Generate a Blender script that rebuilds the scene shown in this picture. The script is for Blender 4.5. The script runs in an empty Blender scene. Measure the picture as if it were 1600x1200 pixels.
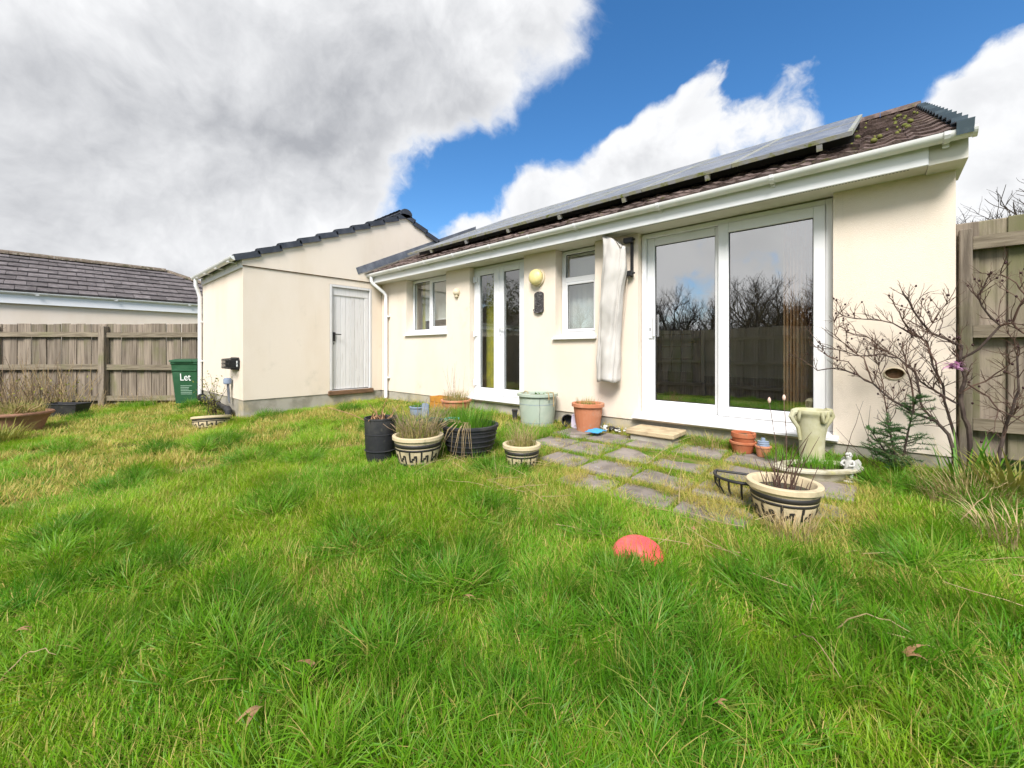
import bpy, math, random
import numpy as np
from mathutils import Vector, Matrix, noise as mnoise
random.seed(7); np.random.seed(7)
R_ = math.radians
S = bpy.context.scene
C = S.collection

# ------------------------------------------------------------------ camera
FPX, V0, HC = 640.0, 549.0, 0.824            # focal length in photo pixels, horizon row, eye height over the plinth line
A = math.atan(715.0 / FPX)
FX, FY = -math.cos(A), math.sin(A)
RX, RY = math.sin(A), math.cos(A)
cam = bpy.data.cameras.new('camera'); camo = bpy.data.objects.new('camera', cam); C.objects.link(camo)
camo.location = (0, 0, HC); camo.rotation_euler = (R_(90), 0, R_(90) - A)
cam.sensor_width = 36; cam.lens = FPX / 1600 * 36; cam.shift_y = -51 / 1600
cam.clip_start = .05; cam.clip_end = 900
S.camera = camo

# ------------------------------------------------------------------ light and exposure
SUN_EL, SUN_AZ = 46.0, 150.0                 # azimuth from +y clockwise
sd = Vector((math.sin(R_(SUN_AZ)) * math.cos(R_(SUN_EL)), math.cos(R_(SUN_AZ)) * math.cos(R_(SUN_EL)), math.sin(R_(SUN_EL))))
sl = bpy.data.lights.new('sun', 'SUN'); slo = bpy.data.objects.new('sun', sl); C.objects.link(slo)
sl.energy = 3.6; sl.angle = R_(24); sl.color = (1, .962, .925)
slo.rotation_euler = sd.to_track_quat('Z', 'Y').to_euler(); slo.location = (0, 0, 30)
S.view_settings.view_transform = 'Standard'; S.view_settings.look = 'None'
S.view_settings.exposure = 0.80; S.view_settings.gamma = 1; S.view_settings.use_curve_mapping = False
S.cycles.use_denoising = True
S.cycles.max_bounces = 6; S.cycles.diffuse_bounces = 3; S.cycles.glossy_bounces = 3; S.cycles.transmission_bounces = 3; S.cycles.transparent_max_bounces = 10
S.cycles.use_adaptive_sampling = True; S.cycles.adaptive_threshold = .02

def ray(u, v):
    l = (u - 800) / FPX
    return Vector((FX + RX * l, FY + RY * l, (V0 - v) / FPX))
def on_y(u, v, Y):
    d = ray(u, v); t = Y / d.y; return Vector((d.x * t, Y, HC + d.z * t))
def on_x(u, v, X):
    d = ray(u, v); t = X / d.x; return Vector((X, d.y * t, HC + d.z * t))
def at_depth(u, v, t):
    d = ray(u, v); return Vector((d.x * t, d.y * t, HC + d.z * t))

# ------------------------------------------------------------------ sky: clear blue with broken cloud
W = bpy.data.worlds.new('World'); S.world = W; W.use_nodes = True
W.cycles.sampling_method = 'MANUAL'; W.cycles.sample_map_resolution = 512
nt = W.node_tree; nt.nodes.clear()
def N(tree, typ, **kw):
    n = tree.nodes.new(typ)
    for k, v in kw.items():
        if k.startswith('i_'):
            n.inputs[int(k[2:])].default_value = v
        else: setattr(n, k, v)
    return n
def M(tree, op, a, b=None, c=None, clamp=False):
    n = tree.nodes.new('ShaderNodeMath'); n.operation = op; n.use_clamp = clamp
    for i, x in enumerate((a, b, c)):
        if x is None: continue
        if isinstance(x, (int, float)): n.inputs[i].default_value = x
        else: tree.links.new(x, n.inputs[i])
    return n.outputs[0]
def VM(tree, op, a, b=None, s=None):
    n = tree.nodes.new('ShaderNodeVectorMath'); n.operation = op
    for i, x in enumerate((a, b)):
        if x is None: continue
        if isinstance(x, (tuple, Vector)): n.inputs[i].default_value = x
        else: tree.links.new(x, n.inputs[i])
    if s is not None: n.inputs[3].default_value = s
    return n
def smooth(tree, x, lo, hi):
    n = tree.nodes.new('ShaderNodeMapRange'); n.interpolation_type = 'SMOOTHSTEP'
    tree.links.new(x, n.inputs[0]); n.inputs[1].default_value = lo; n.inputs[2].default_value = hi
    return n.outputs[0]
sky = N(nt, 'ShaderNodeTexSky', sky_type='NISHITA', sun_disc=False, sun_elevation=R_(SUN_EL), sun_rotation=R_(SUN_AZ),
        air_density=1.0, dust_density=0.3, ozone_density=3.0, altitude=200)
tc = N(nt, 'ShaderNodeTexCoord')
dirn = VM(nt, 'NORMALIZE', tc.outputs['Generated']).outputs[0]
wn = N(nt, 'ShaderNodeTexNoise', i_2=2.3, i_3=5.0, i_4=.55); nt.links.new(dirn, wn.inputs[0])
wv = VM(nt, 'SUBTRACT', wn.outputs['Color'], (.5, .5, .5)).outputs[0]
wv2 = VM(nt, 'SCALE', wv, s=.22).outputs[0]
dw = VM(nt, 'ADD', dirn, wv2).outputs[0]
dwn = VM(nt, 'NORMALIZE', dw).outputs[0]
fb = N(nt, 'ShaderNodeTexNoise', i_2=5.0, i_3=9.0, i_4=.6); nt.links.new(dw, fb.inputs[0])
def blob_sum(blobs, vec):
    acc = None
    for u, v, r, w in blobs:
        c = ray(u, v).normalized()
        dp = VM(nt, 'DOT_PRODUCT', vec, tuple(c)).outputs['Value']
        e = M(nt, 'MULTIPLY', M(nt, 'SUBTRACT', dp, 1.0), 2.0 / R_(r) ** 2)
        g = M(nt, 'MULTIPLY', M(nt, 'EXPONENT', e), w)
        acc = g if acc is None else M(nt, 'ADD', acc, g)
    return acc
cover = [(-250, 200, 30, .16), (180, 150, 22, .20), (480, 90, 18, .22), (720, 40, 12, .22), (850, 20, 7, .18), (150, 380, 16, .16), (420, 330, 10, .14), (545, 300, 4, .12),
         (780, 150, 6, .10), (880, 90, 4, .10),
         (730, 370, 3.4, .22), (840, 320, 4.5, .26), (920, 265, 4.5, .30), (1000, 215, 4.2, .30), (1070, 165, 4, .30), (1140, 85, 3.6, .34), (1120, 200, 6, .22), (1310, 105, 3.5, .26), (1240, 160, 4.5, .22), (1060, 300, 7, .2),
         (1570, 150, 5, .24), (1470, 150, 3, .15), (1560, 290, 7, .24), (1640, 220, 12, .2),
         (1350, 10, 10, -.36), (1130, 10, 8, -.36), (1020, 70, 6, -.36), (955, 150, 5, -.36), (900, 205, 4.5, -.36), (840, 245, 4.5, -.36), (770, 280, 4.5, -.34), (690, 315, 5, -.40), (630, 330, 2.6, -.14), (1235, 70, 4.0, -.22), (1400, 120, 4.2, -.36), (1520, 40, 7, -.34), (1370, 200, 2.5, -.12), (1480, 260, 3, -.12)]
cov = blob_sum(cover, dwn)
def blob_dir(dirs):
    acc = None
    for x, y, z, r, w in dirs:
        dp = VM(nt, 'DOT_PRODUCT', dwn, tuple(Vector((x, y, z)).normalized())).outputs['Value']
        g = M(nt, 'MULTIPLY', M(nt, 'EXPONENT', M(nt, 'MULTIPLY', M(nt, 'SUBTRACT', dp, 1.0), 2.0 / R_(r) ** 2)), w)
        acc = g if acc is None else M(nt, 'ADD', acc, g)
    return acc
# cloud bank over the far side of the garden, the one the panes mirror
cov = M(nt, 'ADD', cov, blob_dir([(-.3, -1, .25, 30, .13), (.3, -1, .5, 30, .09), (-.9, -.8, .4, 25, .05)]))
dens = M(nt, 'ADD', M(nt, 'MULTIPLY', M(nt, 'SUBTRACT', fb.outputs[0], .5), 1.05), M(nt, 'ADD', cov, .545))
soft = blob_sum([(820, 120, 13, .16), (600, 320, 7, .10)], dwn)      # the big cloud frays softly at its edge
mrn = nt.nodes.new('ShaderNodeMapRange'); mrn.interpolation_type = 'SMOOTHSTEP'; nt.links.new(dens, mrn.inputs[0])
nt.links.new(M(nt, 'SUBTRACT', .495, M(nt, 'MULTIPLY', soft, .35)), mrn.inputs[1]); nt.links.new(M(nt, 'ADD', .65, soft), mrn.inputs[2]); mask = mrn.outputs[0]
grey = blob_sum([(610, 200, 12, .55), (770, 170, 8, .35), (350, 170, 12, .36), (60, 120, 8, .25), (-300, 150, 25, .2), (1610, 340, 6, .25)], dwn)
fb2 = N(nt, 'ShaderNodeTexNoise', i_2=2.6, i_3=5.0, i_4=.5); nt.links.new(dw, fb2.inputs[0])
thick = smooth(nt, dens, .56, .86)
gf = M(nt, 'MULTIPLY', M(nt, 'ADD', grey, M(nt, 'MULTIPLY', M(nt, 'SUBTRACT', fb2.outputs[0], .46), 1.15)), thick, clamp=True)
of = VM(nt, 'ADD', dw, tuple(Vector((sd.x, sd.y, sd.z + .5)).normalized() * .055)).outputs[0]
fb3 = N(nt, 'ShaderNodeTexNoise', i_2=5.0, i_3=6.0, i_4=.55); nt.links.new(of, fb3.inputs[0])
gf = M(nt, 'ADD', gf, M(nt, 'MULTIPLY', M(nt, 'SUBTRACT', fb3.outputs[0], fb.outputs[0]), M(nt, 'ADD', M(nt, 'MULTIPLY', thick, 1.25), .5)), clamp=True)
crm = N(nt, 'ShaderNodeMix', data_type='RGBA'); nt.links.new(gf, crm.inputs[0])
crm.inputs[6].default_value = (.555, .56, .57, 1); crm.inputs[7].default_value = (.255, .263, .283, 1)
bg1 = N(nt, 'ShaderNodeBackground'); bg1.inputs[1].default_value = .112
hs = N(nt, 'ShaderNodeHueSaturation'); hs.inputs['Saturation'].default_value = 1.26
nt.links.new(sky.outputs[0], hs.inputs['Color']); nt.links.new(hs.outputs[0], bg1.inputs[0])
bg2 = N(nt, 'ShaderNodeBackground'); nt.links.new(crm.outputs[2], bg2.inputs[0]); bg2.inputs[1].default_value = 1.03
mxs = N(nt, 'ShaderNodeMixShader'); nt.links.new(mask, mxs.inputs[0]); nt.links.new(bg1.outputs[0], mxs.inputs[1]); nt.links.new(bg2.outputs[0], mxs.inputs[2])
ow = N(nt, 'ShaderNodeOutputWorld'); nt.links.new(mxs.outputs[0], ow.inputs[0])

# ------------------------------------------------------------------ materials
MATS = {}
def mat(name, col, rough=.6, spec=.4, col2=None, nscale=4, ndetail=6, lo=.35, hi=.65, bump=0, bscale=60, stretch=(1, 1, 1), col3=None, n3=1.5, lo3=.5, hi3=.7,
        rnd=0, metallic=0, transl=0, obj=True, bstretch=None, emit=None):
    m = bpy.data.materials.new(name); m.use_nodes = True; t = m.node_tree; b = t.nodes['Principled BSDF']
    b.inputs['Roughness'].default_value = rough; b.inputs['Specular IOR Level'].default_value = spec; b.inputs['Metallic'].default_value = metallic
    gp = N(t, 'ShaderNodeNewGeometry').outputs['Position'] if not obj else N(t, 'ShaderNodeTexCoord').outputs['Object']
    if obj and (rnd or True):
        oi = N(t, 'ShaderNodeObjectInfo')
        ad = VM(t, 'ADD', gp, None); sc = M(t, 'MULTIPLY', oi.outputs['Random'], 37.0)
        t.links.new(sc, ad.inputs[1]); gp = ad.outputs[0]
    mp = N(t, 'ShaderNodeMapping'); mp.inputs['Scale'].default_value = stretch; t.links.new(gp, mp.inputs[0])
    cur = None
    rgb = N(t, 'ShaderNodeRGB'); rgb.outputs[0].default_value = (*col, 1); cur = rgb.outputs[0]
    def mixin(cur, c2, scale, detail, lo, hi, vec):
        n = N(t, 'ShaderNodeTexNoise', i_2=scale, i_3=detail, i_4=.6); t.links.new(vec, n.inputs[0])
        f = smooth(t, n.outputs[0], lo, hi)
        x = N(t, 'ShaderNodeMix', data_type='RGBA'); t.links.new(f, x.inputs[0]); t.links.new(cur, x.inputs[6]); x.inputs[7].default_value = (*c2, 1)
        return x.outputs[2]
    if col2: cur = mixin(cur, col2, nscale, ndetail, lo, hi, mp.outputs[0])
    if col3: cur = mixin(cur, col3, n3, 7, lo3, hi3, gp)
    if name == 'render':
        ms = N(t, 'ShaderNodeMapping'); ms.inputs['Scale'].default_value = (5, 5, .22); t.links.new(gp, ms.inputs[0])
        cur = mixin(cur, (.62, .545, .44), 2.0, 8, .60, .95, ms.outputs[0])
        cur = mixin(cur, (.66, .56, .43), 120.0, 3, .60, .80, gp)
    if rnd:
        h = N(t, 'ShaderNodeHueSaturation'); oi2 = N(t, 'ShaderNodeObjectInfo')
        t.links.new(M(t, 'ADD', M(t, 'MULTIPLY', oi2.outputs['Random'], rnd), 1 - rnd / 2), h.inputs['Value']); t.links.new(cur, h.inputs['Color']); cur = h.outputs[0]
    t.links.new(cur, b.inputs['Base Color'])
    if bump:
        n = N(t, 'ShaderNodeTexNoise', i_2=bscale, i_3=4.0, i_4=.6)
        if bstretch:
            mb_ = N(t, 'ShaderNodeMapping'); mb_.inputs['Scale'].default_value = bstretch; t.links.new(gp, mb_.inputs[0]); t.links.new(mb_.outputs[0], n.inputs[0])
        else: t.links.new(gp, n.inputs[0])
        bp = N(t, 'ShaderNodeBump'); bp.inputs['Strength'].default_value = bump; bp.inputs['Distance'].default_value = .01
        t.links.new(n.outputs[0], bp.inputs['Height']); t.links.new(bp.outputs[0], b.inputs['Normal'])
    if transl:
        tr = N(t, 'ShaderNodeBsdfTranslucent'); t.links.new(cur, tr.inputs[0])
        mx = N(t, 'ShaderNodeMixShader'); mx.inputs[0].default_value = transl
        t.links.new(b.outputs[0], mx.inputs[1]); t.links.new(tr.outputs[0], mx.inputs[2]); t.links.new(mx.outputs[0], t.nodes['Material Output'].inputs[0])
    MATS[name] = m
    return m
mat('render', (.80, .70, .585), .9, .15, (.745, .635, .505), 1.1, 9, .42, .76, .6, 170, (1, 1, .35), (.64, .56, .45), 2.2, .60, .82, obj=False)
mat('concrete', (.40, .37, .31), .92, .15, (.26, .24, .19), 3, 8, .4, .65, .4, 90, (1, 1, 1), (.50, .42, .26), 1.8, .55, .75, obj=False)
mat('upvc', (.80, .80, .80), .32, .45, (.72, .72, .70), 3, 5, .55, .8, obj=False)
mat('gutter', (.78, .78, .76), .35, .45, (.60, .60, .54), 5, 6, .52, .8, stretch=(.4, 1, 1), obj=False)
mat('soffit', (.66, .63, .55), .6, .3, (.56, .53, .44), 2, 4, .45, .7, obj=False)
mat('moss_tile', (.090, .066, .056), .95, .1, (.17, .125, .11), 9, 8, .42, .62, .9, 70, (1, 1, 1), (.12, .13, .03), 6, .60, .72, rnd=.5)
mat('slate_tile', (.040, .045, .058), .55, .4, (.075, .08, .095), 6, 6, .45, .7, .3, 60, rnd=.3)
mat('grey_tile', (.115, .10, .098), .9, .15, (.175, .155, .15), 7, 7, .42, .65, .5, 60, rnd=.45)
mat('ridge_tile', (.16, .125, .095), .95, .1, (.32, .28, .22), 14, 8, .52, .66, .8, 60, (1, 1, 1), (.09, .085, .05), 8, .52, .66)
mat('roof_felt', (.03, .028, .028), .95, .1)
mat('verge', (.075, .105, .13), .5, .4, (.12, .16, .19), 9, 5, .45, .7, rnd=.2)
mat('lead', (.11, .12, .14), .5, .5, (.19, .20, .22), 5, 6, .45, .7)
mat('wood', (.285, .235, .18), .9, .15, (.155, .125, .095), 5, 8, .40, .66, .5, 40, (7, 7, .5), (.175, .17, .085), 1.6, .50, .74, rnd=.4, bstretch=(8, 8, .6))
mat('wood_rail', (.275, .23, .165), .9, .15, (.16, .13, .092), 5, 8, .40, .66, .5, 40, (.5, 7, 7), (.18, .18, .085), 1.3, .54, .76, rnd=.25, bstretch=(.6, 8, 8))
mat('timber', (.20, .115, .065), .85, .2, (.11, .065, .04), 6, 7, .4, .65, .4, 50, (6, .6, 6))
mat('old_paint', (.66, .645, .63), .75, .2, (.50, .47, .44), 8, 9, .52, .70, .4, 50, (9, 9, .35), (.24, .20, .17), 16, .70, .74, rnd=.10, bstretch=(9, 9, .5))
mat('terracotta', (.47, .18, .09), .85, .2, (.55, .27, .165), 6, 6, .4, .7, .25, 80, (1, 1, 1), (.36, .27, .19), 8, .55, .72)
mat('terracotta_brown', (.26, .135, .085), .85, .2, (.34, .19, .125), 6, 6, .4, .7, .15, 80)
mat('terracotta_deep', (.38, .115, .05), .85, .2, (.46, .19, .10), 6, 6, .4, .7, .25, 80, (1, 1, 1), (.20, .13, .08), 12, .55, .72)
mat('cream_pot', (.60, .49, .31), .7, .3, (.46, .38, .24), 5, 7, .48, .72, .2, 60, (1, 1, 1), (.30, .27, .16), 7, .56, .72)
mat('dark_glaze', (.030, .027, .025), .5, .4)
mat('black_plastic', (.024, .024, .027), .55, .4, (.055, .053, .05), 5, 8, .48, .72, .2, 40, (1, 1, 1), (.085, .08, .065), 11, .60, .74)
mat('green_plastic', (.012, .06, .038), .45, .4)
mat('bin_green', (.022, .085, .038), .5, .4, (.04, .115, .06), 3, 6, .5, .75)
mat('pale_green', (.37, .43, .35), .6, .3, (.45, .49, .40), 4, 6, .45, .7, .1, 60, (1, 1, 1), (.28, .30, .22), 6, .58, .76)
mat('lichen_urn', (.40, .38, .22), .9, .15, (.50, .48, .33), 5, 7, .4, .65, .3, 60, (1, 1, 1), (.30, .30, .13), 4, .55, .75)
mat('stone', (.48, .45, .34), .9, .15, (.30, .27, .17), 8, 8, .45, .65, .5, 60, (1, 1, 1), (.42, .41, .14), 5, .52, .7)
mat('white_stone', (.52, .51, .47), .85, .2, (.38, .37, .33), 14, 7, .5, .68, .3, 90)
mat('slab', (.265, .228, .198), .92, .15, (.17, .145, .12), 5, 8, .42, .66, .5, 70, (1, 1, 1), (.33, .31, .29), 9, .62, .72, rnd=.25)
mat('step_stone', (.50, .40, .25), .92, .15, (.38, .29, .18), 8, 8, .42, .66, .6, 110)
mat('metal_black', (.015, .015, .016), .45, .5)
mat('slate_plaque', (.055, .05, .05), .7, .3, (.13, .12, .115), 26, 6, .5, .62, .8, 45)
mat('lamp_yellow', (.72, .62, .26), .4, .4, (.78, .72, .42), 4, 4, .45, .7)
mat('cream_plastic', (.72, .62, .44), .6, .3)
mat('cover_cloth', (.56, .53, .49), .9, .1, (.45, .425, .39), 3, 6, .45, .7, .15, 120, (1, 1, .4))
mat('rope', (.6, .5, .4), .9, .1)
mat('ball', (.78, .085, .085), .45, .4, (.82, .17, .16), 3, 6, .45, .7, .15, 30, (1, 1, 1), (.55, .10, .085), 14, .60, .72)
mat('orange_wood', (.48, .22, .035), .8, .2, (.34, .16, .04), 7, 7, .4, .7)
mat('blue_grey', (.20, .25, .33), .7, .3, (.30, .34, .40), 6, 5, .45, .7)
mat('teal', (.10, .36, .30), .5, .4)
mat('blue_bag', (.06, .34, .62), .35, .5)
mat('lilac', (.62, .56, .68), .6, .3)
mat('soil', (.052, .037, .022), 1, .05, (.10, .075, .045), 12, 8, .4, .65, .8, 60)
mat('ground', (.085, .15, .018), 1, .05, (.20, .16, .06), 3.5, 9, .42, .62, .8, 40, (1, 1, 1), (.055, .045, .02), 1.2, .55, .75, obj=False)
mat('bark', (.055, .040, .034), .9, .15, (.10, .075, .06), 12, 6, .4, .7)
mat('bark_red', (.085, .050, .038), .85, .2, (.135, .085, .06), 9, 6, .4, .7)
mat('tree_bark', (.045, .037, .03), .95, .1)
mat('hip', (.035, .012, .012), .6, .3)
mat('straw', (.52, .40, .22), .85, .15, (.38, .27, .14), 20, 3, .4, .65, transl=.25, obj=False)
mat('brown_leaf', (.42, .25, .13), .8, .2, (.30, .16, .08), 20, 4, .4, .65, transl=.2)
mat('twig', (.30, .22, .15), .9, .1, (.20, .14, .09), 12, 4, .4, .65)
mat('leaf_green', (.085, .25, .015), .5, .35, (.16, .30, .025), 14, 4, .4, .65, transl=.35, obj=False)
mat('leaf_yellow', (.30, .28, .05), .6, .3, (.22, .25, .05), 14, 4, .4, .65, transl=.35, obj=False)
mat('conifer', (.045, .125, .03), .6, .3, (.08, .17, .045), 14, 4, .4, .65, transl=.2, obj=False)
mat('ivy', (.02, .045, .014), .6, .3, (.035, .065, .02), 8, 4, .4, .65, transl=.15, obj=False)
mat('ribbon', (.62, .25, .50), .7, .2, (.75, .45, .66), 20, 3, .4, .6, transl=.3)
mat('bud', (.75, .52, .42), .8, .2)
mat('inner_wall', (.66, .56, .42), .9, .1)
mat('ceiling', (.72, .70, .66), .9, .1)
mat('carpet', (.16, .095, .06), 1, .05, (.20, .125, .085), 20, 4, .4, .6)
mat('brown_door', (.055, .024, .014), .5, .4)
mat('frosted', (.42, .42, .38), .4, .4)
mat('blind_tan', (.72, .46, .22), .8, .2, (.78, .58, .36), 8, 3, .4, .6, transl=.45)
mat('blind_white', (.74, .74, .70), .8, .2, transl=.3)
mat('curtain', (.55, .50, .08), .85, .1, (.42, .40, .10), 6, 3, .4, .6, (0), transl=.25)
mat('worktop', (.10, .075, .065), .6, .3)
mat('chrome', (.6, .6, .6), .25, .5, metallic=1)
mat('brass', (.55, .42, .18), .35, .5, metallic=1)
mat('panel_frame', (.36, .36, .35), .5, .5, (.34, .33, .22), 12, 7, .44, .58, .3, 60, (1, 1, 1), (.20, .22, .05), 9, .56, .66, metallic=.2)
mat('panel_glass', (.17, .172, .178), .3, .55, (.30, .30, .30), 3, 5, .4, .65)  # dusty, and paled in the colour to stand in for reflected white sky
mat('panel_line', (.30, .31, .33), .4, .5)
mat('white_print', (.80, .82, .80), .6, .3)
mat('pale_print', (.25, .36, .28), .6, .3)
mat('grass_dry', (.34, .32, .09), .7, .2, (.50, .38, .18), 30, 3, .42, .58, transl=.3, col3=(.14, .22, .03), n3=22, lo3=.5, hi3=.62, obj=False)
MATS['grass_pot'] = MATS['leaf_green']
mat('roof_moss', (.11, .125, .03), .95, .1, (.17, .17, .05), 30, 5, .4, .6)
mat('rubber', (.02, .02, .02), .8, .2)

def glass_mat(name, f0=.45, tint=(.96, .98, .97)):
    m = bpy.data.materials.new(name); m.use_nodes = True; t = m.node_tree; t.nodes.clear()
    tr = N(t, 'ShaderNodeBsdfTransparent'); tr.inputs[0].default_value = (*tint, 1)
    gl = N(t, 'ShaderNodeBsdfGlossy'); gl.inputs['Roughness'].default_value = 0.0; gl.inputs[0].default_value = (1, 1, 1, 1)
    nz = N(t, 'ShaderNodeTexNoise', i_2=1.2, i_3=1.0)
    gpos = N(t, 'ShaderNodeNewGeometry'); t.links.new(gpos.outputs['Position'], nz.inputs[0])
    bp = N(t, 'ShaderNodeBump'); bp.inputs['Strength'].default_value = .10; bp.inputs['Distance'].default_value = .02; t.links.new(nz.outputs[0], bp.inputs['Height']); t.links.new(bp.outputs[0], gl.inputs['Normal'])
    cs = M(t, 'ABSOLUTE', VM(t, 'DOT_PRODUCT', gpos.outputs['Incoming'], gpos.outputs['Normal']).outputs['Value'])
    sch = M(t, 'ADD', M(t, 'MULTIPLY', M(t, 'POWER', M(t, 'SUBTRACT', 1.0, cs), 5.0), 1 - f0), f0)
    fac = M(t, 'MULTIPLY', sch, M(t, 'SUBTRACT', 1.0, gpos.outputs['Backfacing']), clamp=True)
    mx = N(t, 'ShaderNodeMixShader'); t.links.new(fac, mx.inputs[0]); t.links.new(tr.outputs[0], mx.inputs[1]); t.links.new(gl.outputs[0], mx.inputs[2])
    o = N(t, 'ShaderNodeOutputMaterial'); t.links.new(mx.outputs[0], o.inputs[0]); MATS[name] = m
glass_mat('glass', .22); glass_mat('patio_glass', .48)

# ------------------------------------------------------------------ mesh helpers
class MB:
    def __init__(s): s.v = []; s.f = []
    def add(s, vs, fs):
        o = len(s.v); s.v.extend([tuple(q) for q in vs]); s.f.extend([tuple(i + o for i in q) for q in fs]); return s
    def box(s, x0, y0, z0, x1, y1, z1):
        return s.add([(x0, y0, z0), (x1, y0, z0), (x1, y1, z0), (x0, y1, z0), (x0, y0, z1), (x1, y0, z1), (x1, y1, z1), (x0, y1, z1)],
                     [(3, 2, 1, 0), (4, 5, 6, 7), (0, 1, 5, 4), (1, 2, 6, 5), (2, 3, 7, 6), (3, 0, 4, 7)])
    def bbox(s, x0, y0, z0, x1, y1, z1, b=.006):      # box with chamfered edges
        vs = []; idx = {}
        X = (x0, x1); Y = (y0, y1); Z = (z0, z1)
        def k(ax, i, j, l):
            p = [X[i], Y[j], Z[l]]; sg = [1 if q == 0 else -1 for q in (i, j, l)]
            for a_ in range(3):
                if a_ != ax: p[a_] += sg[a_] * b
            key = (ax, i, j, l)
            if key not in idx: idx[key] = len(vs); vs.append(tuple(p))
            return idx[key]
        f = []
        for a_, e in ((0, 0), (0, 1), (1, 0), (1, 1), (2, 0), (2, 1)):
            if a_ == 0: q = [(e, 0, 0), (e, 1, 0), (e, 1, 1), (e, 0, 1)]
            elif a_ == 1: q = [(0, e, 0), (0, e, 1), (1, e, 1), (1, e, 0)]
            else: q = [(0, 0, e), (1, 0, e), (1, 1, e), (0, 1, e)]
            q = [k(a_, *c) for c in q]
            f.append(q if e == 1 else q[::-1])
        for i in (0, 1):
            for j in (0, 1):
                f.append([k(0, i, j, 0), k(0, i, j, 1), k(1, i, j, 1), k(1, i, j, 0)])
                f.append([k(0, i, 0, j), k(0, i, 1, j), k(2, i, 1, j), k(2, i, 0, j)])
                f.append([k(1, 0, i, j), k(1, 1, i, j), k(2, 1, i, j), k(2, 0, i, j)])
                for l in (0, 1): f.append([k(0, i, j, l), k(1, i, j, l), k(2, i, j, l)])
        return s.add(vs, f)
    def obox(s, p, ax, ay, az, hx, hy, hz):
        p = Vector(p); ax = Vector(ax) * hx; ay = Vector(ay) * hy; az = Vector(az) * hz
        vs = [p + ax * i + ay * j + az * k for k in (-1, 1) for (i, j) in ((-1, -1), (1, -1), (1, 1), (-1, 1))]
        return s.add(vs, [(3, 2, 1, 0), (4, 5, 6, 7), (0, 1, 5, 4), (1, 2, 6, 5), (2, 3, 7, 6), (3, 0, 4, 7)])
    def prism(s, poly, ext):                         # planar polygon extruded by a vector
        n = len(poly); e = Vector(ext); P = [Vector(q) for q in poly]
        return s.add(P + [q + e for q in P], [tuple(range(n))[::-1], tuple(range(n, 2 * n))] + [(i, (i + 1) % n, n + (i + 1) % n, n + i) for i in range(n)])
    def tube(s, pts, r, n=8, caps=True):
        pts = [Vector(p) for p in pts]; m = len(pts)
        rr = [r] * m if isinstance(r, (int, float)) else r
        vs = []; up = None
        for i in range(m):
            tg = (pts[min(i + 1, m - 1)] - pts[max(i - 1, 0)])
            tg = tg.normalized() if tg.length > 1e-9 else Vector((0, 0, 1))
            if up is None: up = Vector((0, 0, 1)) if abs(tg.z) < .9 else Vector((1, 0, 0))
            a = up - tg * up.dot(tg)
            if a.length < 1e-5: a = tg.orthogonal()
            a.normalize(); up = a; b = tg.cross(a)
            for k in range(n):
                w = 2 * math.pi * k / n; vs.append(pts[i] + (a * math.cos(w) + b * math.sin(w)) * rr[i])
        fs = [(i * n + k, i * n + (k + 1) % n, (i + 1) * n + (k + 1) % n, (i + 1) * n + k) for i in range(m - 1) for k in range(n)]
        if caps: fs += [tuple(range(n))[::-1], tuple(range((m - 1) * n, m * n))]
        return s.add(vs, fs)
    def lathe(s, prof, n=36, c=(0, 0, 0), sx=1, sy=1, wob=0, rib=None):
        c = Vector(c); vs = []; m = len(prof)
        for (r, z) in prof:
            for k in range(n):
                w = 2 * math.pi * k / n; q = r
                if rib and rib[1] <= z <= rib[2]: q = r * (1 - rib[3] * (k % rib[0] == 0))
                vs.append(c + Vector((q * sx * math.cos(w), q * sy * math.sin(w), z)))
        fs = [(i * n + k, i * n + (k + 1) % n, (i + 1) * n + (k + 1) % n, (i + 1) * n + k) for i in range(m - 1) for k in range(n)]
        if prof[0][0] > 1e-6: fs.append(tuple(range(n))[::-1])
        if prof[-1][0] > 1e-6: fs.append(tuple(range((m - 1) * n, m * n)))
        return s.add(vs, fs)
    def blade(s, p, d, L, w, bend, n=3, side=None):   # a flat leaf bending towards d
        p = Vector(p); d = Vector((d[0], d[1], 0)); d.normalize()
        sd_ = side or Vector((-d.y, d.x, 0)); vs = []; fs = []
        a0 = bend[0]; a1 = bend[1]; q = p.copy()
        for i in range(n + 1):
            f_ = i / n; ww = w * (1 - f_ ** 1.6) * .5 + .0004
            vs += [q - sd_ * ww, q + sd_ * ww]
            an = a0 + (a1 - a0) * f_; q = q + (d * math.sin(an) + Vector((0, 0, 1)) * math.cos(an)) * (L / n)
        fs = [(2 * i, 2 * i + 1, 2 * i + 3, 2 * i + 2) for i in range(n)]
        return s.add(vs, fs)
WL = {}
def link(o, parent=None):
    C.objects.link(o)
    if parent is not None: o.parent = parent
    return o
def tag(o, label=None, cat=None, group=None, kind=None):
    if label: o['label'] = label
    if cat: o['category'] = cat
    if group: o['group'] = group
    if kind: o['kind'] = kind
    return o
def thing(name, label, cat, loc=(0, 0, 0), group=None, kind=None, rz=0):
    e = bpy.data.objects.new(name, None); e.location = loc; e.rotation_euler = (0, 0, rz); e.empty_display_size = .1; link(e)
    WL[e.name] = Vector(loc); tag(e, label, cat, group, kind); return e
def to_mesh(name, mb, m, smooth=False, off=Vector()):
    me = bpy.data.meshes.new(name); me.from_pydata([tuple(Vector(q) - off) for q in mb.v], [], mb.f)
    if m: me.materials.append(MATS[m])
    if smooth:
        me.shade_smooth()
        if smooth != 'all': me.set_sharp_from_angle(angle=R_(38))
    me.update(); return me
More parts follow.
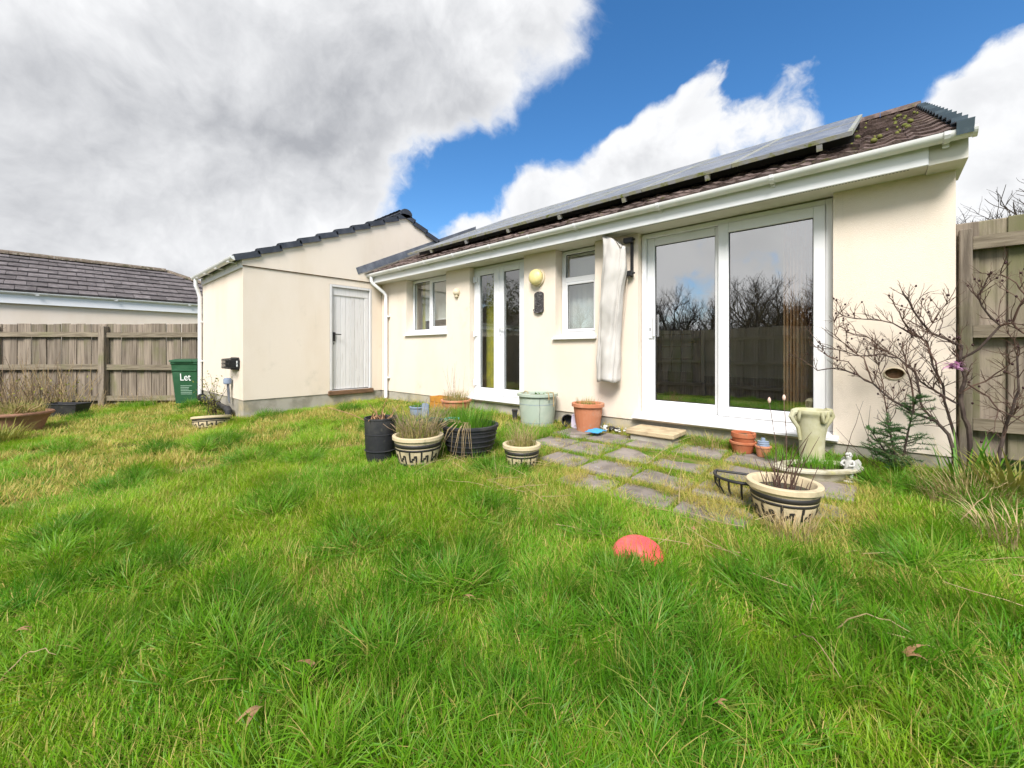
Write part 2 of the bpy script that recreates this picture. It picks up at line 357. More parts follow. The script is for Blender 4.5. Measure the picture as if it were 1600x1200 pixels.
def part(name, mb, m, parent=None, smooth=False, local=False, kind=None):
    """world-space geometry -> one object; local=True when the geometry is in the parent's space"""
    if parent is not None and local: off = Vector(); wl = WL[parent.name]; lo = Vector()
    elif parent is not None:
        V = np.array(mb.v); c = Vector(((V[:, 0].min() + V[:, 0].max()) / 2, (V[:, 1].min() + V[:, 1].max()) / 2, V[:, 2].min()))
        off = c; lo = c - WL[parent.name]; wl = c
    else:
        V = np.array(mb.v); c = Vector(((V[:, 0].min() + V[:, 0].max()) / 2, (V[:, 1].min() + V[:, 1].max()) / 2, V[:, 2].min()))
        off = c; lo = c; wl = c
    o = bpy.data.objects.new(name, to_mesh(name, mb, m, smooth, off)); o.location = lo; link(o, parent); WL[o.name] = wl
    if kind: o['kind'] = kind
    return o
def inst(name, me, parent, loc, rot=(0, 0, 0), sc=(1, 1, 1)):
    o = bpy.data.objects.new(name, me); o.location = Vector(loc) - WL[parent.name]; o.rotation_euler = rot; o.scale = sc; link(o, parent); return o
def B(*a): return MB().box(*a)
def BB(*a, b=.006): return MB().bbox(*a, b=b)
def U(a, b): return random.uniform(a, b)

# ------------------------------------------------------------------ ground
YW, XG, YG, XE, XB = 4.67, -7.93, 2.106, .447, -10.75      # wall plane, gable plane, garage flank, house end, garage back
def gz(x, y):
    xx = max(-30, min(12, x)); yy = max(-12, min(8, y))
    z = -.13 - .05 * (4.67 - yy) + .006 * xx
    k = min(1, max(0, (4.4 - yy) / 1.0))
    return z + k * .055 * mnoise.noise(Vector((x * .55, y * .55, 3.1))) + k * .03 * mnoise.noise(Vector((x * 1.7, y * 1.7, 9.1)))
def on_g(u, v):
    d = ray(u, v); z = -.3
    for i in range(40):
        t = (z - HC) / d.z; z = gz(d.x * t, d.y * t)
    return Vector((d.x * t, d.y * t, z))
xs = [-300, -120, -60, -40, -30] + list(np.arange(-24, 8.01, .2)) + [12, 20, 40, 120, 300]
ys = [-300, -120, -60, -30, -18] + list(np.arange(-10, 14.01, .2)) + [20, 40, 120, 300]
mb = MB(); mb.v = [(x, y, gz(x, y)) for y in ys for x in xs]
nx = len(xs); mb.f = [(j * nx + i, j * nx + i + 1, (j + 1) * nx + i + 1, (j + 1) * nx + i) for j in range(len(ys) - 1) for i in range(nx - 1)]
o = bpy.data.objects.new('ground', to_mesh('ground', mb, 'ground', 'all')); link(o); tag(o, kind='structure')

# paved patio: 45 cm slabs laid on a grid in front of the sliding door
slabs = []; pav = thing('paving', None, None, (-1.2, 3.6, gz(-1.2, 3.6)), kind='structure')
bed = MB().box(-2.6, 2.62, -.33, .3, 4.6, -.205); 
sx = [(-2.92, -2.5), (-2.46, -2.03), (-1.99, -1.55), (-1.51, -1.08), (-1.03, -.60), (-.55, -.12)]
sy = [(4.02, 4.42), (3.54, 3.95), (3.13, 3.47), (2.74, 3.07)]
for j, (ya, yb) in enumerate(sy):
    for i, (xa, xb) in enumerate(sx):
        if j == 3 and i in (0, 1, 5): continue
        if j == 2 and i == 0: continue
        zc = -.13 - .05 * (4.67 - (ya + yb) / 2) + .006 * xa + (.016, .012, .008, -.002)[j]
        q = [(xa + U(-.012, .012), ya + U(-.012, .012)), (xb + U(-.012, .012), ya + U(-.012, .012)), (xb + U(-.012, .012), yb + U(-.012, .012)), (xa + U(-.012, .012), yb + U(-.012, .012))]
        cx, cy = (xa + xb) / 2, (ya + yb) / 2; m_ = MB(); tx, ty = U(-.012, .012), U(-.012, .012)
        ring = []
        for k in range(4):
            p, r = q[k], q[(k + 1) % 4]
            for f_ in (0, .33, .66):
                ring.append((p[0] + (r[0] - p[0]) * f_ + U(-.006, .006), p[1] + (r[1] - p[1]) * f_ + U(-.006, .006)))
        def zz(x, y, d=0): return zc + tx * (x - cx) + ty * (y - cy) - d
        n = len(ring)
        top = [(cx + (x - cx) * .965, cy + (y - cy) * .965, zz(x, y)) for x, y in ring]; mid = [(x, y, zz(x, y, .010)) for x, y in ring]; bot = [(x, y, zz(x, y, .07)) for x, y in ring]
        m_.add(top + mid + bot, [tuple(range(n))] + [(a, n + a, n + (a + 1) % n, (a + 1) % n) for a in range(n)] + [(n + a, 2 * n + a, 2 * n + (a + 1) % n, n + (a + 1) % n) for a in range(n)])
        part('slab', m_, 'slab', pav); slabs.append((xa, ya, xb, yb))

# ------------------------------------------------------------------ house helpers
def wall_grid(xs, zs, opens, y0, y1, conv=lambda a, d, z: (a, d, z)):
    """a wall with rectangular openings: only outer faces and reveals"""
    xs = sorted(set(xs)); zs = sorted(set(zs)); m_ = MB()
    def is_open(i, j):
        if i < 0 or j < 0 or i >= len(xs) - 1 or j >= len(zs) - 1: return True
        cx, cz = (xs[i] + xs[i + 1]) / 2, (zs[j] + zs[j + 1]) / 2
        return any(a < cx < b and c < cz < d for a, b, c, d in opens)
    def q(*p): m_.add([conv(*t) for t in p], [(0, 1, 2, 3)])
    for i in range(len(xs) - 1):
        for j in range(len(zs) - 1):
            if is_open(i, j): continue
            a, b, c, d = xs[i], xs[i + 1], zs[j], zs[j + 1]
            q((a, y0, c), (b, y0, c), (b, y0, d), (a, y0, d)); q((b, y1, c), (a, y1, c), (a, y1, d), (b, y1, d))
            if is_open(i - 1, j): q((a, y1, c), (a, y0, c), (a, y0, d), (a, y1, d))
            if is_open(i + 1, j): q((b, y0, c), (b, y1, c), (b, y1, d), (b, y0, d))
            if is_open(i, j - 1): q((a, y1, c), (b, y1, c), (b, y0, c), (a, y0, c))
            if is_open(i, j + 1): q((a, y0, d), (b, y0, d), (b, y1, d), (a, y1, d))
    return m_
ZS = 2.246                                            # soffit level
PITCH = .48
def roofz(y): return 2.45 + PITCH * (y - 4.33)
YR = 8.60; ZR = roofz(YR)
hs_ = thing('bungalow', 'long cream rendered bungalow with white eaves gutter and brown mossy tiled roof', 'house', (-3.7, 8.6, -.2))
opens = [(-7.0, -5.76, 1.16, ZS), (-5.14, -3.94, .05, ZS), (-3.365, -2.738, 1.02, ZS), (-2.151, -.305, .03, ZS)]
wx = [XG + .012, XE] + [q for o_ in opens for q in o_[:2]]; wz = [0, 1.16, .05, 1.02, .03, ZS]
wall = part('wall', wall_grid(wx, wz, opens, YW, YW + .28), 'render', hs_)
# end wall, rear wall with the gable
yb_ = 2 * YR - YW - .3
g_ = wall_grid([YW + .28, 6.4, 9.2, yb_], [0, .75, 2.15, ZS], [(6.4, 9.2, .75, 2.15)], XE, XE - .28, conv=lambda a, d, z: (d, a, z))  # opening added, out of view, to let daylight into the room
part('end_wall', g_, 'render', hs_)
part('end_gable', MB().prism([(XE, YW + .28, ZS + .001), (XE, yb_, ZS + .001), (XE, YR, ZR - .13)], (-.28, 0, 0)), 'render', hs_)
m_ = frame_rect(6.4, 9.2, .75, 2.15, .0, .07, .06) if False else None
part('rear_wall', B(XG + .012, 2 * YR - YW - .3, 0, XE, 2 * YR - YW, ZS), 'render', hs_)
part('plinth', wall_grid([XG + .012, XE - .012], [-.6, -.003], [], YW + .014, YW + .27), 'concrete', hs_)
part('end_plinth', B(XE - .26, YW + .27, -.6, XE - .012, 2 * YR - YW, -.003), 'concrete', hs_)
# soffit with vent strip and fascia
YF = 4.43
sf = part('soffit', B(XG + .012, YF + .02, ZS + .001, .28, YW + .285, ZS + .014), 'soffit', hs_)
vs_ = MB()
for k in range(int((.20 + 5.0) / .021)):
    x = -5.0 + k * .021; vs_.box(x, YF + .026, ZS - .002, x + .012, YF + .04, ZS + .001)
part('vent_slots', vs_, 'rubber', sf, kind='stuff')
part('box_end', MB().prism([(.282, YF, 2.235), (.282, YW + .3, 2.235), (.282, YW + .3, roofz(YW + .3) - .09), (.282, YF, roofz(YF) - .06)], (XE - .282 + .04, 0, 0)), 'soffit', hs_)
part('fascia', BB(XG + .012, YF - .02, 2.235, .282, YF, 2.43, b=.004), 'upvc', hs_)
# gutter: half-round channel
def gutter(parent, x0, x1, y, z, r=.056, back=1, name='gutter', axis='x', mat_='gutter'):
    n = 12; o_ = MB(); prof = []
    for k in range(n + 1):
        w = math.pi * k / n; prof.append((-r * math.cos(w), -r * math.sin(w)))
    prof += [(p[0] * .93, p[1] * .93) for p in prof[::-1]]
    def P(x, q): return (x, y + q[0], z + q[1]) if axis == 'x' else (y + q[0], x, z + q[1])
    segs = max(1, int((x1 - x0) / 1.0)); m = len(prof); vs = []
    for s_ in range(segs + 1):
        x = x0 + (x1 - x0) * s_ / segs; vs += [P(x, q) for q in prof]
    fs = [(s_ * m + k, s_ * m + (k + 1) % m, (s_ + 1) * m + (k + 1) % m, (s_ + 1) * m + k) for s_ in range(segs) for k in range(m)]
    fs += [tuple(range(m))[::-1], tuple(range(segs * m, segs * m + m))]
    o_.add(vs, fs); return part(name, o_, mat_, parent, True)
GY, GZ = 4.352, 2.41
gt = gutter(hs_, XG + .03, .50, GY, GZ)
def halfdisc(x, y, z, r, t, axis='x'):
    p = [(x, y - r * math.cos(math.pi * k / 12), z - r * math.sin(math.pi * k / 12)) if axis == 'x' else (y - r * math.cos(math.pi * k / 12), x, z - r * math.sin(math.pi * k / 12)) for k in range(13)]
    return MB().prism(p, (t, 0, 0) if axis == 'x' else (0, t, 0))
part('stop_end', halfdisc(.498, GY, GZ, .062, .022), 'gutter', gt)
part('stop_end', halfdisc(XG + .016, GY, GZ, .062, .018), 'gutter', gt)
for u, v in ((1480, 200), (1205, 270), (1027, 318), (897, 350), (825, 370), (764, 386), (707, 400), (662, 410), (623, 420)):
    x = on_y(u, v, GY - .04).x
    b_ = MB(); pts = [(x, GY - .060 * math.cos(math.pi * k / 8), GZ - .060 * math.sin(math.pi * k / 8)) for k in range(9)]
    for k in range(8):
        p, q = Vector(pts[k]), Vector(pts[k + 1]); d = (q - p); b_.obox((p + q) / 2, (1, 0, 0), d.normalized(), d.normalized().cross(Vector((1, 0, 0))), .016, d.length / 2 + .002, .004)
    b_.box(x - .018, YF - .034, 2.33, x + .018, YF - .021, GZ + .01)
    part('bracket', b_, 'upvc', gt)
# downpipe with swan neck near the inner corner
dx = -7.66
dp = MB().tube([(dx - .12, GY, GZ - .05), (dx - .12, GY, GZ - .14), (dx - .11, GY + .03, GZ - .19), (dx - .02, YW - .09, GZ - .36), (dx, YW - .055, GZ - .42), (dx, YW - .055, GZ - .5), (dx, YW - .055, -.14)], .034, 14)
dpo = part('downpipe', dp, 'upvc', hs_, True)
for z in (1.55, .28):
    part('clip', MB().box(dx - .045, YW - .06, z - .014, dx + .075, YW - .004, z + .014), 'upvc', dpo)
# roof: deck, individual tiles, verge caps, ridge
rf = part('roof', MB().prism([(XG + .012, 4.36, roofz(4.36) - .06), (XG + .012, YR, ZR - .06), (XG + .012, 2 * YR - 4.36, roofz(4.36) - .06), (XG + .012, 2 * YR - 4.5, roofz(4.36) - .10), (XG + .012, YR, ZR - .14), (XG + .012, 4.46, roofz(4.46) - .10)], (XE - XG, 0, 0)), 'roof_felt', hs_)
ang = math.atan(PITCH); TW, TG = .302, .335
def tile_mesh(name, m, w, L, th=.022, roll=.018, thick_edge=True):
    prof = [(-w / 2, roll * .2), (-w * .38, roll), (-w * .26, roll * .15), (w * .05, 0), (w * .24, roll * .9), (w * .38, roll * .3), (w / 2 - .004, 0)]
    n = len(prof); vs = [(x, 0, z + th) for x, z in prof] + [(x, L, z) for x, z in prof] + [(x, 0, z - .004) for x, z in prof]
    fs = [(k, k + 1, n + k + 1, n + k) for k in range(n - 1)] + [(2 * n + k, 2 * n + k + 1, k + 1, k) for k in range(n - 1)]
    fs += [(2 * n, 0, n), (3 * n - 1, 2 * n - 1, n - 1)]
    mb_ = MB().add(vs, fs); return to_mesh(name, mb_, m, True)
TM = [tile_mesh('roof_tile', 'moss_tile', TW, TG + .07, .022 + .006 * k) for k in range(3)]
rest = MB(); nt_ = 0; cz = math.cos(ang); sz = math.sin(ang)
ncols = int((XE + .06 - XG) / TW)
for c in range(15):
    for i in range(ncols):
        x = XE + .03 - TW * (i + .5); y = 4.335 + c * TG * cz; z = roofz(4.335) - .045 + c * TG * sz
        if y > YR - .1: continue
        visible = (x > -.6) or c < 3 or c > 12
        if visible and nt_ < 295:
            inst('tile', TM[(i * 7 + c * 3) % 3], rf, (x, y, z + U(-.004, .004)), (ang + U(-.012, .012), U(-.01, .01), U(-.008, .008))); nt_ += 1
        else:
            me = TM[(i + c) % 3]; mt = Matrix.Translation((x, y, z)) @ Matrix.Rotation(ang, 4, 'X')
            rest.add([mt @ w.co for w in me.vertices], [tuple(p.vertices) for p in me.polygons])
part('covered_tiles', rest, 'moss_tile', rf, True, kind='stuff')
# rear slope
part('rear_slope', MB().prism([(XG + .012, YR, ZR - .05), (XG + .012, 2 * YR - 4.34, roofz(4.34) - .05), (XG + .012, 2 * YR - 4.34, roofz(4.34) - .02), (XG + .012, YR, ZR - .02)], (XE - XG, 0, 0)), 'moss_tile', rf)
for k in range(19):
    x = XG + .3 + k * .45
    if x > XE - .1: break
    p = [(x, YR - .13 + .26 * (1 - math.cos(math.pi * q / 8)) / 2, ZR - .065 + .11 * math.sin(math.pi * q / 8)) for q in range(9)]
    part('ridge_tile', MB().prism(p, (.445, 0, U(-.004, .004))), 'moss_tile', rf)
for c in range(14):                                   # dry-verge caps stepping up the gable edge
    y = 4.30 + c * TG * cz; z = roofz(4.335) - .05 + c * TG * sz
    v_ = MB(); d = Vector((0, cz, sz)); nrm = Vector((0, -sz, cz)); p0 = Vector((XE + .045, y, z))
    d2 = (d * 1 - nrm * .10).normalized(); n2 = Vector((1, 0, 0)).cross(d2)
    v_.obox(p0 + d2 * .19 + n2 * .012 + Vector((.004, 0, 0)), (1, 0, 0), d2, n2, .005, .195, .045)
    v_.obox(p0 + d2 * .19 + n2 * .058 + Vector((-.035, 0, 0)), (1, 0, 0), d2, n2, .045, .195, .005)
    v_.obox(p0 - d2 * .004 + n2 * .012 + Vector((-.035, 0, 0)), (1, 0, 0), d2, n2, .043, .006, .045)
    part('verge_cap', v_, 'verge', rf)
for k in range(26):                                   # moss cushions on the tiles by the verge
    y = U(4.45, 8.2); x = U(-.3, XE - .05); r = U(.008, .026)
    part('moss_cushion', MB().lathe([(0, r * .8), (r * .6, r * .62), (r, r * .1), (r * .9, -.02)], 9, (x, y, roofz(y) + .0)), 'roof_moss', rf, 'all')
# lead flashing where the roof meets the gable wall
def flash(y): return roofz(y) + .02
fl = MB().prism([(XG + .0235, 4.13, flash(4.13) + .02), (XG + .0235, 7.4, flash(7.4) + .02), (XG + .0235, 7.4, flash(7.4) + .17), (XG + .0235, 4.08, flash(4.08) + .17)], (.007, 0, 0))
fl.prism([(XG + .031, 4.25, roofz(4.25) + .022), (XG + .031, 7.4, roofz(7.4) + .022), (XG + .19, 7.4, roofz(7.4) + .030), (XG + .19, 4.25, roofz(4.25) + .030)], (0, 0, .006))
part('flashing', fl, 'lead', hs_)

# ---- windows and doors
def frame_rect(x0, x1, z0, z1, y0, y1, w, m_=None):
    m_ = m_ or MB()
    wl, wr, wb, wt = w if isinstance(w, tuple) else (w, w, w, w)
    b = .005
    m_.bbox(x0, y0, z0, x0 + wl, y1, z1, b=b); m_.bbox(x1 - wr, y0, z0, x1, y1, z1, b=b)
    m_.bbox(x0 + wl, y0 + .001, z0, x1 - wr, y1, z0 + wb, b=b); m_.bbox(x0 + wl, y0 + .001, z1 - wt, x1 - wr, y1, z1, b=b)
    return m_
def pane(parent, x0, x1, z0, z1, y, g='glass'):
    p_ = part('pane', B(x0 - .008, y, z0 - .008, x1 + .008, y + .004, z1 + .008), g, parent)
    gk = MB(); w = .006
    gk.box(x0 - .002, y - .006, z0 - .002, x0 + w, y - .001, z1); gk.box(x1 - w, y - .006, z0 - .002, x1 + .002, y - .001, z1); gk.box(x0 + w, y - .0055, z0 - .002, x1 - w, y - .001, z0 + w); gk.box(x0 + w, y - .0055, z1 - w, x1 - w, y - .001, z1 + .002)
    part('gasket', gk, 'rubber', parent); return p_
def sill(parent, x0, x1, z, ytop, proj=.05, h=.045):
    return part('sill', MB().prism([(x0, YW - proj, z - .03), (x0, YW - proj, z - .008), (x0, ytop, z + h), (x0, ytop, z - .03)], (x1 - x0, 0, 0)), 'upvc', parent)
yk = YW + .15
w1 = part('kitchen_window', frame_rect(-6.995, -5.765, 1.175, ZS - .012, yk, yk + .07, (.045, .045, .075, .05)), 'upvc', hs_)
part('mullion', BB(-6.45, yk + .0015, 1.251, -6.39, yk + .07, ZS - .063, b=.004), 'upvc', w1)
part('sash', frame_rect(-6.389, -5.811, 1.252, ZS - .063, yk - .012, yk + .05, .045), 'upvc', w1)
pane(w1, -6.949, -6.452, 1.253, ZS - .064, yk + .03); pane(w1, -6.343, -5.857, 1.298, ZS - .109, yk + .02)
sill(w1, -7.03, -5.73, 1.16, yk + .02)
part('handle', MB().tube([(-6.365, yk - .02, 1.62), (-6.365, yk - .045, 1.62), (-6.33, yk - .05, 1.54)], .008, 8), 'upvc', w1, True)
w2 = part('hall_window', frame_rect(-3.36, -2.743, 1.04, ZS - .012, yk, yk + .07, (.06, .06, .06, .05)), 'upvc', hs_)
part('transom', BB(-3.299, yk - .008, 1.79, -2.804, yk + .07, 1.86, b=.004), 'upvc', w2)
part('sash', frame_rect(-3.298, -2.805, 1.102, 1.789, yk - .012, yk + .05, .035), 'upvc', w2)
pane(w2, -3.262, -2.841, 1.138, 1.753, yk + .02); pane(w2, -3.298, -2.805, 1.862, ZS - .064, yk + .03)
sill(w2, -3.395, -2.71, 1.02, yk + .02)
yf = YW + .10
fd = part('french_door', frame_rect(-5.135, -3.945, .06, ZS - .012, yf, yf + .07, (.05, .05, .05, .05)), 'upvc', hs_)
for (a, b) in ((-5.083, -4.545), (-4.537, -3.997)):
    lf = part('leaf', frame_rect(a, b, .112, ZS - .064, yf - .015, yf + .05, (.10, .11, .11, .09)), 'upvc', fd)
pane(fd, -4.981, -4.657, .224, ZS - .156, yf + .015); pane(fd, -4.435, -4.109, .224, ZS - .156, yf + .015)
part('meeting_strip', BB(-4.552, yf - .028, .115, -4.530, yf - .0155, ZS - .066, b=.003), 'upvc', fd)
for z in (2.03, 1.12, .30):
    h_ = MB().tube([(-5.10, yf - .032, z - .05), (-5.10, yf - .032, z + .05)], .014, 10); h_.box(-5.10, yf - .03, z - .04, -5.03, yf - .0155, z + .04); part('hinge', h_, 'upvc', fd)
for z in (2.03, 1.12): part('hinge', MB().tube([(-3.985, yf - .022, z - .03), (-3.985, yf - .022, z + .03)], .01, 8), 'chrome', fd)
hd = MB().bbox(-4.515, yf - .027, 1.02, -4.485, yf - .0152, 1.25, b=.004); hd.tube([(-4.50, yf - .03, 1.19), (-4.50, yf - .06, 1.19), (-4.39, yf - .065, 1.19)], .010, 8); part('handle', hd, 'upvc', fd)
part('keyhole', B(-4.506, yf - .0285, 1.07, -4.494, yf - .0272, 1.10), 'rubber', fd)
sill(fd, -5.19, -3.90, .065, yf + .02, .06, .03)
yp = YW + .09
sdr = part('sliding_door', frame_rect(-2.145, -.311, .085, ZS - .012, yp, yp + .11, (.05, .055, .05, .05)), 'upvc', hs_)
part('sliding_leaf', frame_rect(-2.094, -1.24, .137, ZS - .064, yp + .045, yp + .10, (.09, .09, .10, .09)), 'upvc', sdr)
part('fixed_leaf', frame_rect(-1.283, -.367, .136, ZS - .063, yp - .012, yp + .04, (.10, .09, .10, .10)), 'upvc', sdr)
pane(sdr, -2.002, -1.332, .239, ZS - .156, yp + .075, 'patio_glass'); pane(sdr, -1.181, -.459, .238, ZS - .165, yp + .02, 'patio_glass')
hh = MB().bbox(-2.075, yp + .028, .98, -2.03, yp + .0445, 1.26, b=.004); part('handle_plate', hh, 'upvc', sdr)
part('handle', MB().bbox(-2.012, yp + .0, 1.0, -1.99, yp + .03, 1.27, b=.006), 'upvc', sdr)
part('keyhole', B(-2.058, yp + .026, 1.07, -2.046, yp + .0275, 1.11), 'rubber', sdr)
sill(sdr, -2.20, -.265, .06, yp + .02, .07, .03)
part('door_step_trim', BB(-2.148, yp - .03, .058, -.31, yp - .001, .084, b=.004), 'upvc', sdr)

# ---- interior: one open room behind the glazing
part('inner_floor', B(-7.5, YW + .29, -.10, .15, 10.7, .05), 'carpet', hs_)
part('inner_ceiling', B(-7.5, YW + .29, 2.262, .15, 10.7, 2.30), 'ceiling', hs_)
part('inner_back_wall', B(-7.5, 10.7, .05, .15, 10.8, 2.26), 'inner_wall', hs_)
part('inner_side_wall', wall_grid([YW + .29, 6.4, 9.2, 10.7], [.05, .75, 2.15, 2.26], [(6.4, 9.2, .75, 2.15)], .165, .150, conv=lambda a, d, z: (d, a, z)), 'inner_wall', hs_)  # same added opening through the inner lining
sw = MB(); fr_ = frame_rect(6.41, 9.19, .76, 2.14, .0, .07, .06); fr_.bbox(7.77, .001, .82, 7.83, .07, 2.08, b=.004); fr_.v = [(XE - .10 - q[1], q[0], q[2]) for q in fr_.v]; fr_.f = [tuple(reversed(q)) for q in fr_.f]
ew = part('added_end_window', fr_, 'upvc', hs_)  # invented window, unseen from the camera, put in to brighten the interior
for ya, yb2 in ((6.47, 7.77), (7.83, 9.13)): part('pane', B(XE - .14, ya, .82, XE - .136, yb2, 2.08), 'glass', ew)
part('partition', B(-5.75, YW + .29, .05, -5.68, 7.8, 2.26), 'inner_wall', hs_)
part('kitchen_wall', B(-7.5, 7.8, .05, -5.68, 7.87, 2.26), 'inner_wall', hs_)
part('skirting', BB(-3.2, 10.675, .05, .15, 10.70, .22), 'brown_door', hs_)
idr = thing('inner_door', 'dark brown glazed door with small panes inside the room behind the sliding door', 'door', (-3.87, 10.65, .05))
m_ = frame_rect(-4.45, -3.28, .05, 2.05, 10.60, 10.695, .07); part('frame', m_, 'brown_door', idr)
m_ = frame_rect(-4.37, -3.36, .06, 1.98, 10.625, 10.665, (.12, .14, .25, .12))
for k in (1, 2): m_.box(-4.25 + k * .25, 10.63, .31, -4.225 + k * .25, 10.66, 1.86)
for k in (1, 2, 3, 4): m_.box(-4.25, 10.629, .31 + k * .31, -3.50, 10.661, .335 + k * .31)
part('door_leaf', m_, 'brown_door', idr); part('frosted_pane', B(-4.25, 10.64, .31, -3.50, 10.65, 1.86), 'frosted', idr)
part('handle', MB().tube([(-3.42, 10.62, 1.05), (-3.42, 10.58, 1.05), (-3.54, 10.575, 1.05)], .012, 8), 'brass', idr, True)
vb = thing('vertical_blind', 'tan vertical blind gathered at the edge of the sliding door', 'blind', (-.55, 4.99, .10))
part('rail', BB(-2.1, 4.97, 2.19, -.33, 5.01, 2.225), 'upvc', vb)
for k in range(14):
    x = -.335 - k * .028 - (.012 if k > 8 else 0); w = R_(U(62, 84))
    c_, s_ = math.cos(w) * .044, math.sin(w) * .044
    part('slat', MB().prism([(x - c_, 4.995 - s_, .13), (x, 4.995 + .004, .13), (x + c_, 4.995 + s_, .13), (x + c_ + .002, 4.995 + s_, .13), (x, 4.995 + .006, .13), (x - c_ + .002, 4.995 - s_, .13)], (0, 0, 2.05)), 'blind_tan', vb)
vb2 = thing('vertical_blind', 'closed white vertical blind behind the narrow two-pane window', 'blind', (-3.05, 5.02, 1.05))
part('rail', BB(-3.37, 5.0, 2.19, -2.73, 5.04, 2.225), 'upvc', vb2)
for k in range(8):
    x = -3.34 + k * .085; part('slat', MB().prism([(x - .045, 5.005, 1.06), (x, 5.022, 1.06), (x + .045, 5.036, 1.06), (x + .045, 5.038, 1.06), (x, 5.024, 1.06), (x - .045, 5.007, 1.06)], (0, 0, 1.13)), 'blind_white', vb2)
rb = thing('roller_blind', 'white roller blind half lowered behind the kitchen window', 'blind', (-6.4, 5.01, 1.4))
part('blind_cloth', B(-6.82, 5.0, 1.46, -5.8, 5.003, 2.18), 'blind_white', rb); part('bottom_bar', BB(-6.82, 4.995, 1.435, -5.8, 5.01, 1.46), 'upvc', rb)
part('roller', MB().tube([(-6.82, 5.02, 2.2), (-5.8, 5.02, 2.2)], .022, 10), 'upvc', rb, True)
def curtain(label, x0, x1, y, z0, z1, cat='curtain'):
    m_ = MB(); n = max(8, int((x1 - x0) / .012)); f_ = []; b_ = []
    for k in range(n + 1):
        x = x0 + (x1 - x0) * k / n; yy = y + .022 * math.sin(k * 1.15) + .006 * math.sin(k * .37)
        f_.append((x, yy)); b_.append((x, yy + .004))
    vs = [(p[0], p[1], z0) for p in f_] + [(p[0], p[1], z1) for p in f_] + [(p[0], p[1], z0) for p in b_] + [(p[0], p[1], z1) for p in b_]; m = n + 1
    m_.add(vs, [(k, k + 1, m + k + 1, m + k) for k in range(n)] + [(2 * m + k + 1, 2 * m + k, 3 * m + k, 3 * m + k + 1) for k in range(n)])
    o_ = part('curtain', m_, 'curtain', None, 'all'); tag(o_, label, cat)
curtain('narrow olive yellow curtain hanging at the edge of the kitchen window', -6.96, -6.83, 5.03, 1.1, 2.24)
curtain('olive yellow curtain hanging inside the left half of the French doors', -5.12, -4.78, 5.05, .06, 2.24)
ct = thing('kitchen_unit', 'dark worktop on a pale unit inside the kitchen window', 'kitchen unit', (-6.3, 5.3, .05))
part('cabinet', BB(-6.75, 5.12, .05, -5.78, 5.6, 1.26), 'inner_wall', ct); part('worktop', BB(-6.78, 5.08, 1.26, -5.77, 5.62, 1.36), 'worktop', ct)

# ------------------------------------------------------------------ gabled store
ZL = 2.267
gr = thing('gabled_store', 'cream rendered gabled store with dark slate-coloured roof and peeling white door', 'outbuilding', (-9.3, 5, -.25))
YRG, ZRG = 5.25, 3.93
GPT = .462
def groof(y): return ZRG - GPT * abs(y - YRG)
YGB = 2 * YRG - YG
m_ = wall_grid([YG, 3.56, 4.445, YGB], [0, .04, 2.135, ZL], [(3.56, 4.445, .04, 2.135)], XG, XG - .26, conv=lambda a, d, z: (d, a, z))
part('gable_wall', m_, 'render', gr)
part('gable_top', MB().prism([(XG + .022, YG - .022, ZL + .002), (XG + .022, YGB, ZL + .002), (XG + .022, YRG, groof(YRG) - .10), (XG + .022, YG - .022, groof(YG - .022) - .10)][:2] + [(XG + .022, YGB, groof(YGB) - .10), (XG + .022, YRG, groof(YRG) - .10), (XG + .022, YG - .022, groof(YG - .022) - .10)], (-.282, 0, 0)), 'render', gr)
part('flank_wall', B(XB, YG, 0, XG - .26, YG + .26, ZL), 'render', gr)
part('back_wall', B(XB, YG + .26, 0, XB + .26, YGB, ZL), 'render', gr)
part('plinth', B(XG - .25, YG + .012, -.7, XG - .012, YGB, -.003), 'concrete', gr)
part('flank_plinth', B(XB + .012, YG + .012, -.7, XG - .25, YG + .25, -.003), 'concrete', gr)
part('drip_edge', BB(XG - .001, YG - .004, ZL - .012, XG + .017, YGB, ZL + .001, b=.003), 'timber', gr)
# door
dr = part('door', frame_rect(3.56, 4.445, .04, 2.135, 0, 1, .05).__class__(), None, gr) if False else None
def onX(m_in, x0):                                    # turn (a, depth, z) geometry into the gable plane
    m_in.v = [(x0 - q[1], q[0], q[2]) for q in m_in.v]; m_in.f = [tuple(reversed(q)) for q in m_in.f]; return m_in
m_ = frame_rect(3.565, 4.44, .06, 2.13, 0, .09, (.045, .045, .001, .045)); 
dr = part('door', onX(m_, XG + .006), 'old_paint', gr)
nb = 8
for k in range(nb):
    a = 3.612 + k * (.78 / nb); part('plank', onX(MB().bbox(a, .045 + U(0, .004), .075, a + .78 / nb - .003, .075, 2.08, b=.006), XG), 'old_paint', dr)
part('top_ledge', onX(MB().bbox(3.615, .030, 1.93, 4.388, .044, 2.078, b=.004), XG), 'old_paint', dr)
part('hinge_stile', onX(MB().bbox(4.30, .032, .08, 4.388, .044, 1.928, b=.004), XG), 'old_paint', dr)
part('latch_plate', onX(MB().bbox(3.640, .026, 1.02, 3.685, .0445, 1.20, b=.003), XG), 'metal_black', dr)
part('latch_handle', onX(MB().tube([(3.662, .03, 1.16), (3.662, -.03, 1.16), (3.77, -.035, 1.155)], .010, 8), XG), 'metal_black', dr)
part('keyhole', onX(MB().bbox(3.650, .034, .96, 3.668, .0447, 1.0, b=.002), XG), 'metal_black', dr)
part('threshold', onX(MB().bbox(3.53, -.035, -.035, 4.475, .10, .055, b=.012), XG), 'timber', dr)
